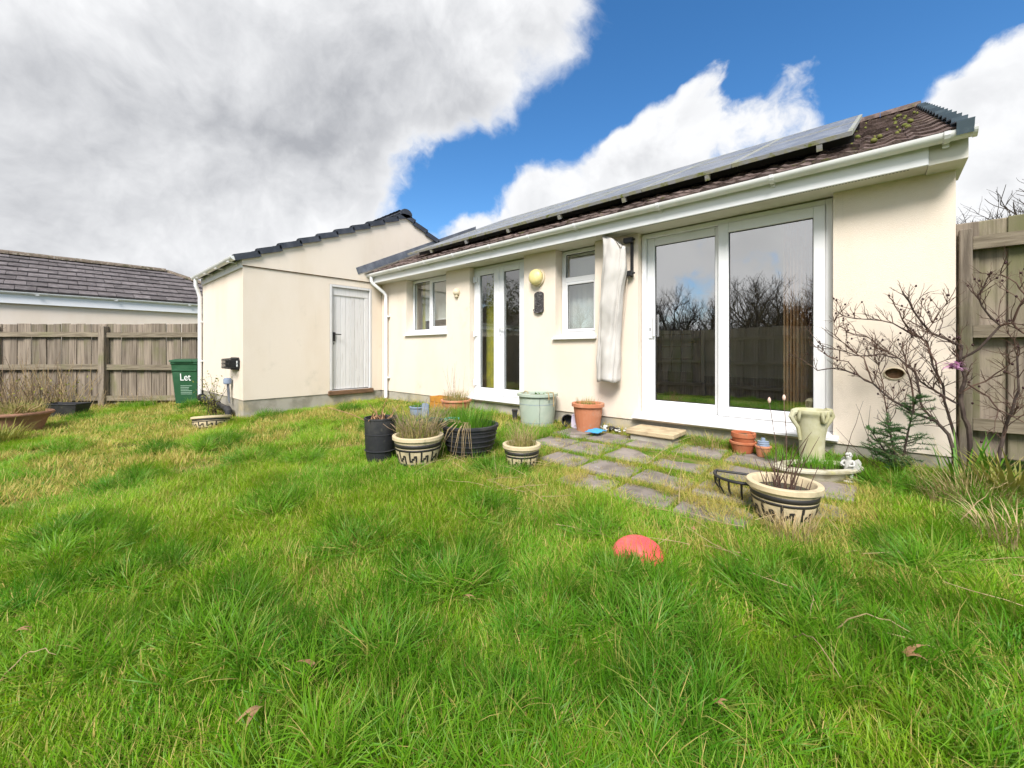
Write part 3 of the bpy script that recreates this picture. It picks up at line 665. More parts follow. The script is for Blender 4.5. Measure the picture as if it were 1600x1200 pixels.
# roof with stepped verge tiles
sl_ang = math.atan(GPT)
grf = part('roof', MB().prism([(XB - .15, YG - .07, groof(YG - .07) - .09), (XB - .15, YRG, ZRG - .09), (XB - .15, YGB + .1, groof(YGB + .1) - .09), (XB - .15, YGB + .1, groof(YGB + .1) - .05), (XB - .15, YRG, ZRG - .05), (XB - .15, YG - .07, groof(YG - .07) - .05)], (XG + .03 - XB + .15, 0, 0)), 'roof_felt', gr)
GT = tile_mesh('slate_tile', 'slate_tile', .332, .44, .05, .016)
nc = 0
for side in (1, -1):
    for c in range(10):
        yy = 1.985 + c * .372 * math.cos(sl_ang)
        if yy > YRG - .12: break
        z = groof(yy) - .065
        for i in range(9):
            x = XG + .06 - .332 * (i + .5)
            y2 = yy if side == 1 else 2 * YRG - yy
            o = inst('tile', GT, grf, (x, y2, z), (sl_ang, 0, 0) if side == 1 else (sl_ang, 0, math.pi))
        # cloaked verge: the thick downturned edge of each course
        v_ = MB(); d = Vector((0, math.cos(sl_ang) * side, math.sin(sl_ang))); nr = Vector((0, -math.sin(sl_ang) * side, math.cos(sl_ang)))
        y2 = yy if side == 1 else 2 * YRG - yy
        d2 = (d - nr * .11).normalized(); n2 = (nr + d * .11).normalized()
        v_.obox(Vector((XG + .052, y2, z)) + d2 * .19 + n2 * .012, (1, 0, 0), d2, n2, .012, .20, .046)
        v_.obox(Vector((XG + .02, y2, z)) + d2 * .19 + n2 * .062, (1, 0, 0), d2, n2, .044, .20, .005)
        part('verge_tile', v_, 'slate_tile', grf)
for k in range(7):
    x = XG + .075 - (k + 1) * .46; p = [(x, YRG - .15 + .30 * (1 - math.cos(math.pi * q / 8)) / 2, ZRG - .04 + .12 * math.sin(math.pi * q / 8)) for q in range(9)]
    part('ridge_tile', MB().prism(p, (.455, 0, U(-.003, .003))), 'slate_tile', grf)
part('flank_fascia', BB(XB, YG - .025, ZL - .04, XG - .004, YG - .001, ZL + .135, b=.004), 'upvc', gr)
GGY, GGZ = YG - .13, ZL + .125
gg = gutter(gr, XB - .05, XG + .03, GGY, GGZ, .058)
part('stop_end', halfdisc(XG + .028, GGY, GGZ, .064, .02), 'gutter', gg); part('stop_end', halfdisc(XB - .07, GGY, GGZ, .064, .02), 'gutter', gg)
for x in (-8.15, -8.95, -9.75, -10.4):
    m_ = MB().box(x - .02, GGY - .05, GGZ - .072, x + .02, YG - .026, GGZ - .060); m_.box(x - .02, YG - .034, GGZ - .12, x + .02, YG - .026, GGZ - .073); part('bracket', m_, 'upvc', gg)
pd = MB().tube([(XB + .08, GGY, GGZ - .05), (XB + .08, GGY, ZL - .06), (XB + .06, YG - .09, ZL - .16), (XB + .04, YG - .052, ZL - .3), (XB + .04, YG - .052, -.22)], .036, 12)
pdo = part('downpipe', pd, 'upvc', gr, True)
for z in (1.45, .62): part('clip', B(XB - .005, YG - .06, z - .014, XB + .085, YG - .002, z + .014), 'upvc', pdo)

# ------------------------------------------------------------------ solar panels
PY0, PX1 = 4.74, -.17; PWD, PLN = .985, 1.65
d = Vector((0, cz, sz)); nr = Vector((0, -sz, cz)); names = ['first', 'second', 'third', 'fourth', 'fifth', 'sixth', 'seventh']
for row in (0, 1):
    for i in range(7):
        xc = PX1 - PWD * (i + .5); base = Vector((xc, PY0, roofz(PY0) + .125)) + d * (row * (PLN + .02))
        k = 6 - i
        e = thing('solar_panel', 'roof solar panel in the %s row, %s from the gabled store' % (('lower', 'upper')[row], names[k]), 'solar panel', base, 'solar panels on the bungalow roof')
        fm = MB(); hw = PWD / 2 - .004
        for sx_ in (-1, 1): fm.obox(base + Vector((sx_ * (hw - .018), 0, 0)) + d * (PLN / 2), (1, 0, 0), d, nr, .018, PLN / 2, .02)
        for q in (0.018, PLN - .018): fm.obox(base + d * q, (1, 0, 0), d, nr, hw - .036, .018, .0198)
        part('frame', fm, 'panel_frame', e)
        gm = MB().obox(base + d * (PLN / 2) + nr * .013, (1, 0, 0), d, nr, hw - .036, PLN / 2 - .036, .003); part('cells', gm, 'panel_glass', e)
        lm = MB()
        for q in range(1, 10): lm.obox(base + d * (PLN * q / 10) + nr * .017, (1, 0, 0), d, nr, hw - .037, .0025, .0006)
        for q in range(1, 6): lm.obox(base + Vector((-hw + 2 * hw * q / 6, 0, 0)) + d * (PLN / 2) + nr * .0172, (1, 0, 0), d, nr, .0025, PLN / 2 - .037, .0006)
        part('grid_lines', lm, 'panel_line', e)
        if row == 0:
            bk = MB().obox(base + Vector((.25, 0, 0)) + d * .02 - nr * .055, (1, 0, 0), d, nr, .022, .03, .028); part('clamp', bk, 'panel_frame', e)
            rl = MB().obox(base + d * .30 - nr * .062, (1, 0, 0), d, nr, PWD / 2 - .002, .02, .04); part('rail', rl, 'metal_black', e)
        else:
            rl = MB().obox(base + d * .30 - nr * .062, (1, 0, 0), d, nr, PWD / 2 - .002, .02, .04); part('rail', rl, 'metal_black', e)

# ------------------------------------------------------------------ things on the walls
lp = thing('bulkhead_light', 'round yellowed bulkhead light on the wall between French doors and narrow window', 'light', (-3.67, YW, 1.89))
m_ = MB().lathe([(.128, 0), (.128, .03), (.120, .035), (0.0, .036)], 28); m_.v = [(q[0], -q[2], q[1]) for q in m_.v]; m_.f = [q[::-1] for q in m_.f]; part('base', m_, 'cream_plastic', lp, True, local=True)
m_ = MB().lathe([(.114, .0365), (.114, .07), (.104, .094), (.08, .11), (.045, .119), (0.001, .122)], 28); m_.v = [(q[0], -q[2], q[1]) for q in m_.v]; part('lens', m_, 'lamp_yellow', lp, 'all', local=True)
pq = thing('wall_plaque', 'dark relief plaque with rounded ends under the round yellow light', 'plaque', (-3.65, YW, 1.37))
pts = []
for k in range(9): w = math.pi * k / 8; pts.append((.068 * math.cos(w), -.001, .265 + .04 * math.sin(w)))
for k in range(9): w = math.pi + math.pi * k / 8; pts.append((.068 * math.cos(w), -.001, .05 + .05 * math.sin(w)))
part('back_plate', MB().prism(pts, (0, -.016, 0)), 'slate_plaque', pq, local=True)
rl = MB()
for k in range(34):
    x, z = U(-.05, .05), U(.05, .27); rl.lathe([(U(.005, .012), 0), (.006, .008), (0, .010)], 6, (0, 0, 0)); n = 18
    rl.v[-n:] = [(q[0] * U(.9, 1.1) + x, -.017 - q[2], q[1] * U(.9, 2.0) + z) for q in rl.v[-n:]]
part('relief', rl, 'slate_plaque', pq, local=True, kind='stuff')
m_ = MB().tube([(-.069, -.022, .06), (-.05, -.03, .02), (0, -.034, .005), (.05, -.03, .02), (.069, -.022, .06)], .012, 8); part('lower_rim', m_, 'slate_plaque', pq, True, local=True)
pq.scale = (1.22, 1, 1.04)
sn = thing('wall_sensor', 'small cream dome sensor on the wall between kitchen window and French doors', 'sensor', (-5.45, YW, 1.85))
m_ = MB().lathe([(.065, 0), (.068, .02), (.06, .05), (.035, .075), (.001, .08)], 20); m_.v = [(q[0], -q[2], q[1]) for q in m_.v]; part('dome', m_, 'cream_plastic', sn, 'all', local=True)
part('bracket', BB(-.02, -.05, -.085, .03, -.001, -.045, b=.005), 'cream_plastic', sn, local=True)
vh = thing('wall_vent', 'round open vent hole with hood in the wall behind the bare rose bush', 'vent', (.098, YW, .643))
m_ = MB().lathe([(.058, 0), (.066, .0), (.066, .012), (.058, .012)], 24, sx=1, sy=.8); m_.v = [(q[0], -q[2] - .001, q[1]) for q in m_.v]; m_.f = [q[::-1] for q in m_.f[:-2]]; part('rim', m_, 'cream_plastic', vh, True, local=True)
m_ = MB().lathe([(.057, 0), (.04, .002), (0.0, .003)], 24, sy=.8); m_.v = [(q[0], -q[2] - .001, q[1]) for q in m_.v]; part('throat', m_, 'timber', vh, local=True)
m_ = MB()
for k in range(12):
    w0, w1 = math.pi * k / 12, math.pi * (k + 1) / 12
    m_.add([(.066 * math.cos(w), y, .054 * math.sin(w) + (-.0 if y > -.02 else -.012)) for w in (w0, w1) for y in (-.012, -.05)], [(0, 1, 3, 2)])
m_.v = m_.v; part('hood', m_, 'cream_plastic', vh, True, local=True)
# covered rotary airer folded on its wall bracket
ar = thing('clothes_airer', 'beige fabric cover over a folded airer hanging beside the sliding door', 'airer', (-2.44, 4.5, .45))
n_c = 44
secs = [(.455, -2.600, -2.350, .085), (.50, -2.602, -2.345, .09), (.70, -2.590, -2.335, .09), (.95, -2.578, -2.325, .088), (1.2, -2.565, -2.312, .088), (1.45, -2.553, -2.290, .09), (1.65, -2.545, -2.272, .092), (1.8, -2.538, -2.235, .095), (2.0, -2.53, -2.235, .09), (2.12, -2.527, -2.25, .08), (2.19, -2.525, -2.30, .065), (2.235, -2.52, -2.43, .04)]
def lerp_secs(z):
    for a_, b_ in zip(secs[:-1], secs[1:]):
        if a_[0] <= z <= b_[0]: f_ = (z - a_[0]) / (b_[0] - a_[0]); return tuple(p + (q - p) * f_ for p, q in zip(a_, b_))
    return secs[-1]
secs = [lerp_secs(.455 + (2.235 - .455) * k / 44) for k in range(45)]
m_ = MB(); n = 48; vs = []
for j, (z, xa, xb, hy) in enumerate(secs):
    cx, hx = (xa + xb) / 2, (xb - xa) / 2
    for k in range(n):
        w = 2 * math.pi * k / n; c_, s_ = math.cos(w), math.sin(w)
        e_ = .55; x = cx + hx * math.copysign(abs(c_) ** e_, c_); y = 4.525 + hy * math.copysign(abs(s_) ** .7, s_)
        fold = .016 * math.sin(w * 4 + z * 1.3) + .009 * math.sin(w * 9 - z * 5) + .022 * mnoise.noise(Vector((x * 7, y * 7, z * 3.2))) + .010 * mnoise.noise(Vector((x * 20, y * 20, z * 9)))
        vs.append((x + fold * c_ * .6, y + fold * s_ * 1.3, z + (0.012 * math.sin(w * 3) if j == 0 else 0) - (.09 * max(0, c_) if j > 40 else 0)))
fs = [(j * n + k, j * n + (k + 1) % n, (j + 1) * n + (k + 1) % n, (j + 1) * n + k) for j in range(len(secs) - 1) for k in range(n)] + [tuple(range(n))[::-1], tuple(range((len(secs) - 1) * n, len(secs) * n))]
part('cover', m_.add(vs, fs), 'cover_cloth', ar, 'all')
m_ = MB().box(-2.235, YW - .03, 1.72, -2.205, YW - .002, 2.2); part('wall_rail', m_, 'metal_black', ar)
for z in (2.16, 1.76):
    m_ = MB().bbox(-2.30, YW - .09, z - .03, -2.19, YW - .031, z + .03, b=.006); m_.tube([(-2.19, YW - .06, z), (-2.165, YW - .06, z)], .012, 8); part('bracket', m_, 'metal_black', ar)
part('cord', MB().tube([(-2.26, YW - .05, 1.72), (-2.29, YW - .06, 1.4), (-2.34, YW - .07, 1.0), (-2.37, YW - .08, .6), (-2.36, YW - .05, .40)], .005, 6), 'rope', ar, True)
# boiler flue cage, outside tap with pipe, waste pipe on the store flank
fu = thing('flue_terminal', 'black caged flue terminal on the store flank wall', 'flue', (-8.35, YG, .50))
m_ = MB().prism([(-.26, -.001, .06), (-.20, -.001, 0), (.20, -.001, 0), (.26, -.001, .06), (.26, -.001, .16), (.20, -.001, .22), (-.20, -.001, .22), (-.26, -.001, .16)], (0, -.02, 0)); part('plate', m_, 'metal_black', fu, local=True)
part('box', BB(-.13, -.12, .05, .13, -.021, .17), 'metal_black', fu, local=True)
m_ = MB()
for k in range(9): x = -.22 + k * .055; m_.tube([(x, -.02, .02), (x, -.15, .03), (x, -.15, .19), (x, -.02, .20)], .006, 6)
for z in (.05, .11, .17): m_.tube([(-.24, -.02, z), (-.23, -.155, z), (.23, -.155, z), (.24, -.02, z)], .006, 6)
part('cage', m_, 'metal_black', fu)if False else part('cage', m_, 'metal_black', fu, True, local=True)
part('louvre', BB(-.215, -.03, .06, -.15, -.0215, .16, b=.003), 'white_print', fu, local=True); part('louvre', BB(.15, -.03, .06, .215, -.0215, .16, b=.003), 'white_print', fu, local=True)
tp = thing('outside_tap', 'grey lagged outside tap pipe below the caged flue', 'tap', (-8.53, YG, -.1))
part('cap', MB().lathe([(.0, .46), (.05, .455), (.065, .43), (.065, .36), (.05, .35), (0, .35)], 14, (0, -.075, 0)), 'blue_grey', tp, True, local=True)
m_ = MB().tube([(-.02, -.07, .36), (-.02, -.06, .18), (-.02, -.05, .05)], .016, 8); m_.tube([(.035, -.07, .36), (.035, -.06, .20), (.04, -.055, .02)], .012, 8); part('pipe', m_, 'lead', tp, True, local=True)
wp = thing('waste_pipe', 'black waste pipe running low along the store flank', 'pipe', (-9.2, YG, -.15))
part('pipe', MB().tube([(-1.25, -.09, .03), (-.9, -.09, .02), (.3, -.09, -.02), (.72, -.09, -.03)], .05, 12), 'black_plastic', wp, True, local=True)
part('elbow', MB().tube([(.70, -.09, -.03), (.80, -.09, -.06), (.82, -.09, -.2), (.82, -.09, -.4)], .058, 12), 'black_plastic', wp, True, local=True)
part('collar', MB().tube([(-.02, -.09, 0), (.06, -.09, 0)], .062, 12), 'black_plastic', wp, True, local=True); part('collar', MB().tube([(-1.2, -.09, .03), (-1.1, -.09, .03)], .075, 12), 'black_plastic', wp, True, local=True)

# ------------------------------------------------------------------ fences
def board_mesh(name, w, h, t):
    return to_mesh(name, MB().bbox(-w / 2, 0, 0, w / 2, t, h, b=.004), 'wood')
def fence(label, p0, p1, zf, top, bw, rails, posts, railh=.09, toward=-1, postw=.1, name='fence'):
    p0, p1 = Vector((p0[0], p0[1], 0)), Vector((p1[0], p1[1], 0)); dv = p1 - p0; L = dv.length; dv.normalize(); nrm = Vector((-dv.y, dv.x, 0)) * toward
    an = math.atan2(dv.y, dv.x); e = thing(name, label, 'fence', (p0.x + dv.x * L / 2, p0.y + dv.y * L / 2, zf(0.5)))
    meshes = [board_mesh('board', bw, 1.0, .02) for k in range(1)]
    n = int(L / (bw + .004))
    for i in range(n):
        s_ = (i + .5) * (L / n); f_ = s_ / L; p = p0 + dv * s_; zb = zf(f_) + .03; h = top - zb + U(-.012, .012)
        o_ = inst('board', meshes[0], e, (p.x - nrm.x * (.010 + .022 * (i % 2)), p.y - nrm.y * (.010 + .022 * (i % 2)), zb), (R_(U(-.3, .3)), R_(U(-.25, .25)), an + R_(U(-.8, .8))), ((L / n) / bw * (U(.95, .985) if i % 2 == 0 else 1.16), 1, h))
    for (z, hh_) in rails:
        cuts = [0] + [q / L for q in posts if 0 < q < L] + [1]
        for a, b in zip(cuts[:-1], cuts[1:]):
            pa, pb = p0 + dv * (a * L + .04), p0 + dv * (b * L - .04); c = (pa + pb) / 2 + nrm * .032; dz = U(-.012, .012)
            za = z + dz; m_ = MB().obox((0, 0, 0), (1, 0, 0), (0, 1, 0), (0, 0, 1), (pb - pa).length / 2, .022, hh_ / 2)
            o_ = bpy.data.objects.new('rail', to_mesh('rail', m_, 'wood_rail')); o_.location = Vector((c.x, c.y, za)) - WL[e.name]; o_.rotation_euler = (0, R_(U(-.35, .35)), an); link(o_, e)
    for q in posts:
        p = p0 + dv * q + nrm * .045; zb = zf(q / L) - .4
        m_ = MB().bbox(-postw / 2, -postw / 2, 0, postw / 2, postw / 2, top - zb - .06, b=.006); o_ = bpy.data.objects.new('post', to_mesh('post', m_, 'wood')); o_.location = Vector((p.x, p.y, zb)) - WL[e.name]; o_.rotation_euler = (0, 0, an); link(o_, e)
    return e
DF = 9.3
def fp(s_): return (FX * DF + RX * s_, FY * DF + RY * s_)
FS0, FS1 = -16.2, -6.5
a_, b_ = fp(FS0), fp(FS1)
fence('weathered close-board fence with three rails in front of the neighbouring bungalow', a_, b_, lambda f: gz(a_[0] + (b_[0] - a_[0]) * f, a_[1] + (b_[1] - a_[1]) * f), 1.45, .165,
      [(1.20, .11), (.46, .12), (-.24, .11)], [-9.23 - FS0 - 4.9, -9.23 - FS0 - 2.45, -9.23 - FS0, -9.23 - FS0 + 2.4], toward=-1, postw=.13)
fence('tall weathered board fence joining the end of the bungalow behind the rose bush', (XE + .01, YW + .10), (4.0, YW + .10), lambda f: -.02, 1.83, .125, [(1.66, .10), (.985, .095), (.275, .09)], [.045, 2.2], toward=-1, postw=.07)
bfl = lambda f: gz(-15 + 21 * f, -3.6)
fence('long plain board fence across the far end of the lawn opposite the bungalow', (-15.6, -3.6), (6, -3.6), bfl, 1.5, .18, [(1.2, .09), (.5, .09), (-.2, .09)], [2, 4.4, 6.8, 9.2, 11.6, 14, 16.4, 18.8], toward=1)

# ------------------------------------------------------------------ neighbouring buildings
nb_ = thing('neighbour_bungalow', 'neighbouring cream bungalow with grey tiled hipped roof beyond the fence', 'house', (-19.4, -3, -.5))
ex, rx, ez, rz_ = -16.55, -19.3, 2.42, 3.74
yN, yH = -12.0, 2.75; yE = yH + 2.75
part('wall', B(-22.0, yN + .3, -.6, ex - .13, yE - .3, 2.3), 'render', nb_)
part('fascia', BB(ex - .06, yN, 2.06, ex - .035, yE, 2.40, b=.004), 'upvc', nb_); part('hip_fascia', BB(-22.1, yE - .02, 2.10, ex - .06, yE, 2.40, b=.004), 'upvc', nb_)
part('soffit', B(ex - .3, yN, 2.07, ex - .061, yE - .03, 2.085), 'upvc', nb_)
ng = gutter(nb_, yN, yE + .05, ex - .0, 2.36, .06, axis='y')
for y in (-.3, 1.2, 2.9): part('bracket', B(ex - .066, y - .03, 2.285, ex + .064, y + .03, 2.297), 'upvc', ng)
ns = (rz_ - ez) / (ex - rx); na = math.atan(ns)
xw = 2 * rx - ex
nroof = part('roof', MB().add([(ex, yN, ez - .05), (ex, yE, ez - .05), (xw, yE, ez - .05), (xw, yN, ez - .05), (rx, yN, rz_ - .05), (rx, yH, rz_ - .05)], [(0, 1, 5, 4), (1, 2, 5), (2, 3, 4, 5), (3, 0, 4), (3, 2, 1, 0)]), 'grey_tile', nb_)
def flat_tile(name, m, w, L, th=.03):
    return to_mesh(name, MB().add([(-w / 2, 0, th), (w / 2, 0, th), (w / 2, L, .004), (-w / 2, L, .004), (-w / 2, 0, 0), (w / 2, 0, 0), (w / 2, L, 0), (-w / 2, L, 0)], [(0, 1, 2, 3), (4, 5, 1, 0), (5, 6, 2, 1), (7, 4, 0, 3)]), m)
FT = flat_tile('tile', 'grey_tile', .375, .46, .052); ntile = 0
for c in range(8):
    s_ = c * .385; x = ex - s_ * math.cos(na) + .03; z = ez + s_ * math.sin(na) - .045
    for i in range(24):
        y = -2.4 + (i + .5 * (c % 2)) * .38
        if y > yE - (s_ + .2) * math.cos(na) - .1: continue
        inst('tile', FT, nroof, (x, y, z + U(-.004, .004)), (na + U(-.008, .008), U(-.008, .008), math.pi / 2 + U(-.006, .006)), (U(.975, .992), 1, 1)); ntile += 1
def halfround(p, q, r=.11):
    p, q = Vector(p), Vector(q); d_ = (q - p).normalized(); s_ = d_.cross(Vector((0, 0, 1))).normalized(); u_ = s_.cross(d_)
    return MB().prism([p + s_ * r * math.cos(math.pi * k / 7) + u_ * (r * .8 * math.sin(math.pi * k / 7) - .03) for k in range(8)], q - p)
for k in range(18):
    y = yH - .05 - (k + 1) * .45
    part('ridge_tile', halfround((rx, y, rz_ + U(-.005, .005)), (rx, y + .445, rz_ + U(-.005, .005)), .15), 'ridge_tile', nroof)
hp0, hp1 = Vector((rx, yH, rz_ - .01)), Vector((ex, yE, ez - .01)); nh = 9
for k in range(nh):
    part('hip_tile', halfround(hp0.lerp(hp1, k / nh), hp0.lerp(hp1, (k + .98) / nh), .12), 'ridge_tile', nroof)
n2 = thing('far_house', 'distant house with dark red-brown roof behind the neighbouring bungalow', 'house', (-32, 7, -.5))
part('wall', B(-36.5, 3.4, -.6, -26.5, 10.6, 2.6), 'render', n2)
r2 = part('roof', MB().prism([(-37, 3.0, 2.5), (-37, 7, 5.5), (-37, 11, 2.5), (-37, 11, 2.3), (-37, 7, 5.3), (-37, 3, 2.3)], (11, 0, 0)), 'moss_tile', n2)
part('ridge', halfround((-37, 7, 5.52), (-26, 7, 5.52), .14), 'ridge_tile', r2)

# ------------------------------------------------------------------ vegetation helpers
def tuft_mb(n, r, L, w, spread=.9, lean=None, seed=None):
    m_ = MB()
    for k in range(n):
        a = U(0, 2 * math.pi); q = r * math.sqrt(random.random()); dx, dy = math.cos(a), math.sin(a)
        d_ = (dx + U(-.6, .6) + (lean[0] if lean else 0), dy + U(-.6, .6) + (lean[1] if lean else 0))
        m_.blade((q * dx, q * dy, 0), d_, U(*L), U(*w), (U(.02, .35) * spread, U(.3, 1.5) * spread), 3)
    return m_
def shift(m_, p): m_.v = [(q[0] + p[0], q[1] + p[1], q[2] + p[2]) for q in m_.v]; return m_
def wander(p, d, L, n=5, j=.12, grav=0):
    pts = [Vector(p)]; d = Vector(d).normalized()
    for i in range(n):
        d = (d + Vector((U(-j, j), U(-j, j), U(-j, j) + grav))).normalized(); pts.append(pts[-1] + d * (L / n))
    return pts

# ------------------------------------------------------------------ pots
def soil_disc(e, r, z): part('soil', MB().lathe([(r, z - .01), (r * .7, z + .008), (0, z + .014)], 24), 'soil', e, 'all', local=True)
def pot(name, label, loc, prof, m, soil=None, cat='plant pot', rib=None, n=40, tilt=None, group=None):
    e = thing(name, label, cat, loc, group)
    part('body', MB().lathe(prof, n, rib=rib), m, e, True, local=True)
    if soil: soil_disc(e, *soil)
    if tilt: e.rotation_euler = (tilt[0], tilt[1], U(0, 6))
    return e
def prof_pot(rb, rt, h, rim=.025, rw=.02, th=.018, belly=0, depth=.7):
    pr = [(0, 0), (rb, 0)]
    for k in range(1, 8):
        f_ = k / 8; pr.append((rb + (rt - rb) * f_ + belly * math.sin(math.pi * f_), (h - rim) * f_))
    pr += [(rt, h - rim), (rt + rw, h - rim + .003), (rt + rw, h - .004), (rt + rw - .004, h), (rt - th + .006, h), (rt - th, h - .006)]
    inner = rt - th
    pr += [(inner - (rt - rb) * (1 - depth) * .6, h * depth), (0, h * depth - .002)]
    return pr
def key_pot(label, loc, rb, rt, h, tilt=None, nm=11, soilz=.78, rz=0):
    belly = .012
    e = thing('patterned_pot', label, 'plant pot', loc, 'cream pots with a dark key pattern')
    pr = prof_pot(rb, rt, h, .035, .018, .02, belly, soilz); part('body', MB().lathe(pr, 48), 'cream_pot', e, True, local=True)
    hb = h - .035
    def rad(z, ex=.0018):
        f_ = z / hb; return rb + (rt - rb) * f_ + belly * math.sin(math.pi * min(1, f_)) + ex
    for (a, b) in ((.68, .80), (.585, .655), (.10, .22), (.0, .05)):
        za, zb = a * h, b * h; part('band', MB().lathe([(rad(za, -.004), za), (rad(za), za + .001), (rad((za + zb) / 2), (za + zb) / 2), (rad(zb), zb - .001), (rad(zb, -.004), zb)], 48), 'dark_glaze', e, 'all', local=True)
    km = MB(); z0, z1 = .22 * h, .585 * h
    def S_(p, q, wd):
        (a0, f0), (a1, f1) = p, q; n_ = 3; vs = []
        for k in range(n_ + 1):
            t = k / n_; a = a0 + (a1 - a0) * t; f_ = f0 + (f1 - f0) * t
            if abs(a1 - a0) < 1e-6: da, df = wd, 0
            else: da, df = 0, .09
            for sg in (-1, 1):
                z = z0 + (z1 - z0) * (f_ + sg * df); w = a + sg * da; r = rad(z, .0022); vs.append((r * math.cos(w), r * math.sin(w), z))
        km.add(vs, [(2 * k, 2 * k + 2, 2 * k + 3, 2 * k + 1) for k in range(n_)])
    P_ = 2 * math.pi / nm
    for k in range(nm):
        a = k * P_ + rz
        S_((a + .10 * P_, 1), (a + .10 * P_, .30), .075 * P_); S_((a + .03 * P_, .26), (a + .34 * P_, .26), 0); S_((a + .26 * P_, .42), (a + .52 * P_, .46), 0); S_((a + .44 * P_, .62), (a + .68 * P_, .66), 0); S_((a + .66 * P_, .70), (a + .66 * P_, 0), .075 * P_)
    part('key_pattern', km, 'dark_glaze', e, local=True)
    soil_disc(e, rt - .03, h * soilz)
    if tilt: e.rotation_euler = (tilt[0], tilt[1], 0)
    return e
POTS = []
def G(x, y, dz=0): POTS.append((x, y)); return (x, y, gz(x, y) + dz)
def plant(name, label, mb_, m, loc, cat='plant', group=None, smooth=False):
    o_ = part(name, shift(mb_, loc), m, None, smooth); tag(o_, label, cat, group); return o_
PR = []                                               # (x, y, r): keep the lawn out of pot footprints
def reg(x, y, r): PR.append((x, y, r))

bx, by = -3.72, 2.18; z = gz(bx, by); reg(bx, by, .15)
e = pot('tall_black_pot', 'tall straight black plastic pot with broken dry stems', (bx, by, z - .01), [(0, 0), (.125, 0), (.14, .1), (.148, .25), (.152, .38), (.153, .44), (.158, .445), (.157, .46), (.146, .46), (.14, .40), (0, .39)], 'black_plastic')
for q in (.14, .30): part('ridge', MB().tube([(.149 * math.cos(w / 20 * 6.2832), .149 * math.sin(w / 20 * 6.2832), q) for w in range(21)], .006, 6), 'black_plastic', e, True, local=True)
soil_disc(e, .14, .41)
m_ = MB()
for k in range(26):
    a = U(0, 6.28); p = (U(-.1, .1), U(-.1, .1), 0); m_.blade(p, (math.cos(a), math.sin(a)), U(.06, .16), U(.012, .03), (U(.1, .7), U(.8, 2.4)), 4)
for k in range(3): m_.tube(wander((U(-.08, .08), U(-.08, .08), 0), (U(-.6, .6), U(-.6, .6), .8), U(.15, .4)), [.006, .005, .005, .004, .003, .002], 5)
m_.tube(wander((-.05, -.1, 0), (-.75, -.35, .45), .5), .004, 5)
plant('withered_plant', 'curled brown withered leaves in the tall black pot', m_, 'brown_leaf', (bx, by, z + .40))

bx, by = -3.28, 2.32; reg(bx, by, .2); z = gz(bx, by) - .03
key_pot('largest cream pot with dark key pattern, overgrown, against the tall black pot', (bx, by, z), .155, .222, .31, nm=12, soilz=.84)
m_ = tuft_mb(460, .2, (.08, .32), (.003, .006), .9); plant('pot_grass', 'mixed dry and green grass filling the largest key-patterned pot', m_, 'grass_dry', (bx, by, z + .26))
m_ = MB()
for k in range(75): a = U(0, 6.28); m_.tube(wander((.16 * math.cos(a) * U(.2, 1), .16 * math.sin(a) * U(.2, 1), 0), (math.cos(a) * .5, math.sin(a) * .5, 1), U(.18, .42), 4, .25, -.05), .0022, 4)
plant('dry_stalks', 'thin brown stalks standing in the largest key-patterned pot', m_, 'twig', (bx, by, z + .25))

bx, by = -3.12, 2.84; reg(bx, by, .24); z = gz(bx, by)
e = pot('black_tub', 'wide black ribbed tub overgrown with grass beside the largest key-patterned pot', (bx, by, z - .01), prof_pot(.185, .275, .335, .03, .018, .016, .02, .86), 'black_plastic')
for q in (.09, .14, .19, .24, .28):
    r_ = .185 + .09 * q / .305 + .02 * math.sin(math.pi * q / .305) + .001
    part('rib', MB().tube([(r_ * math.cos(w / 32 * 6.2832), r_ * math.sin(w / 32 * 6.2832), q) for w in range(33)], .007, 6, False), 'black_plastic', e, True, local=True)
soil_disc(e, .255, .28)
m_ = tuft_mb(620, .25, (.08, .30), (.003, .006), .9); plant('tub_grass', 'long green grass growing in the wide black tub', m_, 'grass_pot', (bx, by, z + .275))
m_ = MB()
for k in range(22):
    a = U(3.6, 5.6); p = Vector((.26 * math.cos(a), .26 * math.sin(a), .06)); o_ = Vector((math.cos(a), math.sin(a), 0))
    m_.tube([p - o_ * .18 + Vector((0, 0, .02)), p - o_ * .05 + Vector((0, 0, .035)), p + o_ * .06 + Vector((0, 0, -.02)), p + o_ * U(.08, .16) + Vector((U(-.05, .05), 0, -U(.1, .3)))], [.002, .003, .002, .001], 4)
plant('drooping_straw', 'dry straw drooping over the lip of the wide black tub', m_, 'straw', (bx, by, z + .27))

bx, by = -3.57, 2.68; reg(bx, by, .12); z = gz(bx, by)
pot('green_pot', 'dark green plastic pot squeezed behind the largest key-patterned pot', (bx, by, z), prof_pot(.10, .13, .33, .03, .012, .012, 0, .9), 'green_plastic', (.115, .29))

bx, by = -2.5, 2.93; reg(bx, by, .15); z = gz(bx, by) - .07
key_pot('small cream pot with dark key pattern half sunk in the lawn', (bx, by, z), .11, .162, .27, nm=11, soilz=.86, rz=.2)
m_ = tuft_mb(260, .14, (.06, .24), (.003, .005), .9); plant('pot_grass', 'pale dry grass tuft in the small sunken key-patterned pot', m_, 'grass_dry', (bx, by, z + .232))
m_ = MB()
for k in range(30): m_.tube(wander((U(-.07, .07), U(-.07, .07), 0), (U(-.4, .4), U(-.4, .4), 1), U(.1, .3), 4, .15), .002, 4)
plant('dry_stalks', 'thin straw stalks standing in the small sunken key-patterned pot', m_, 'straw', (bx, by, z + .23))

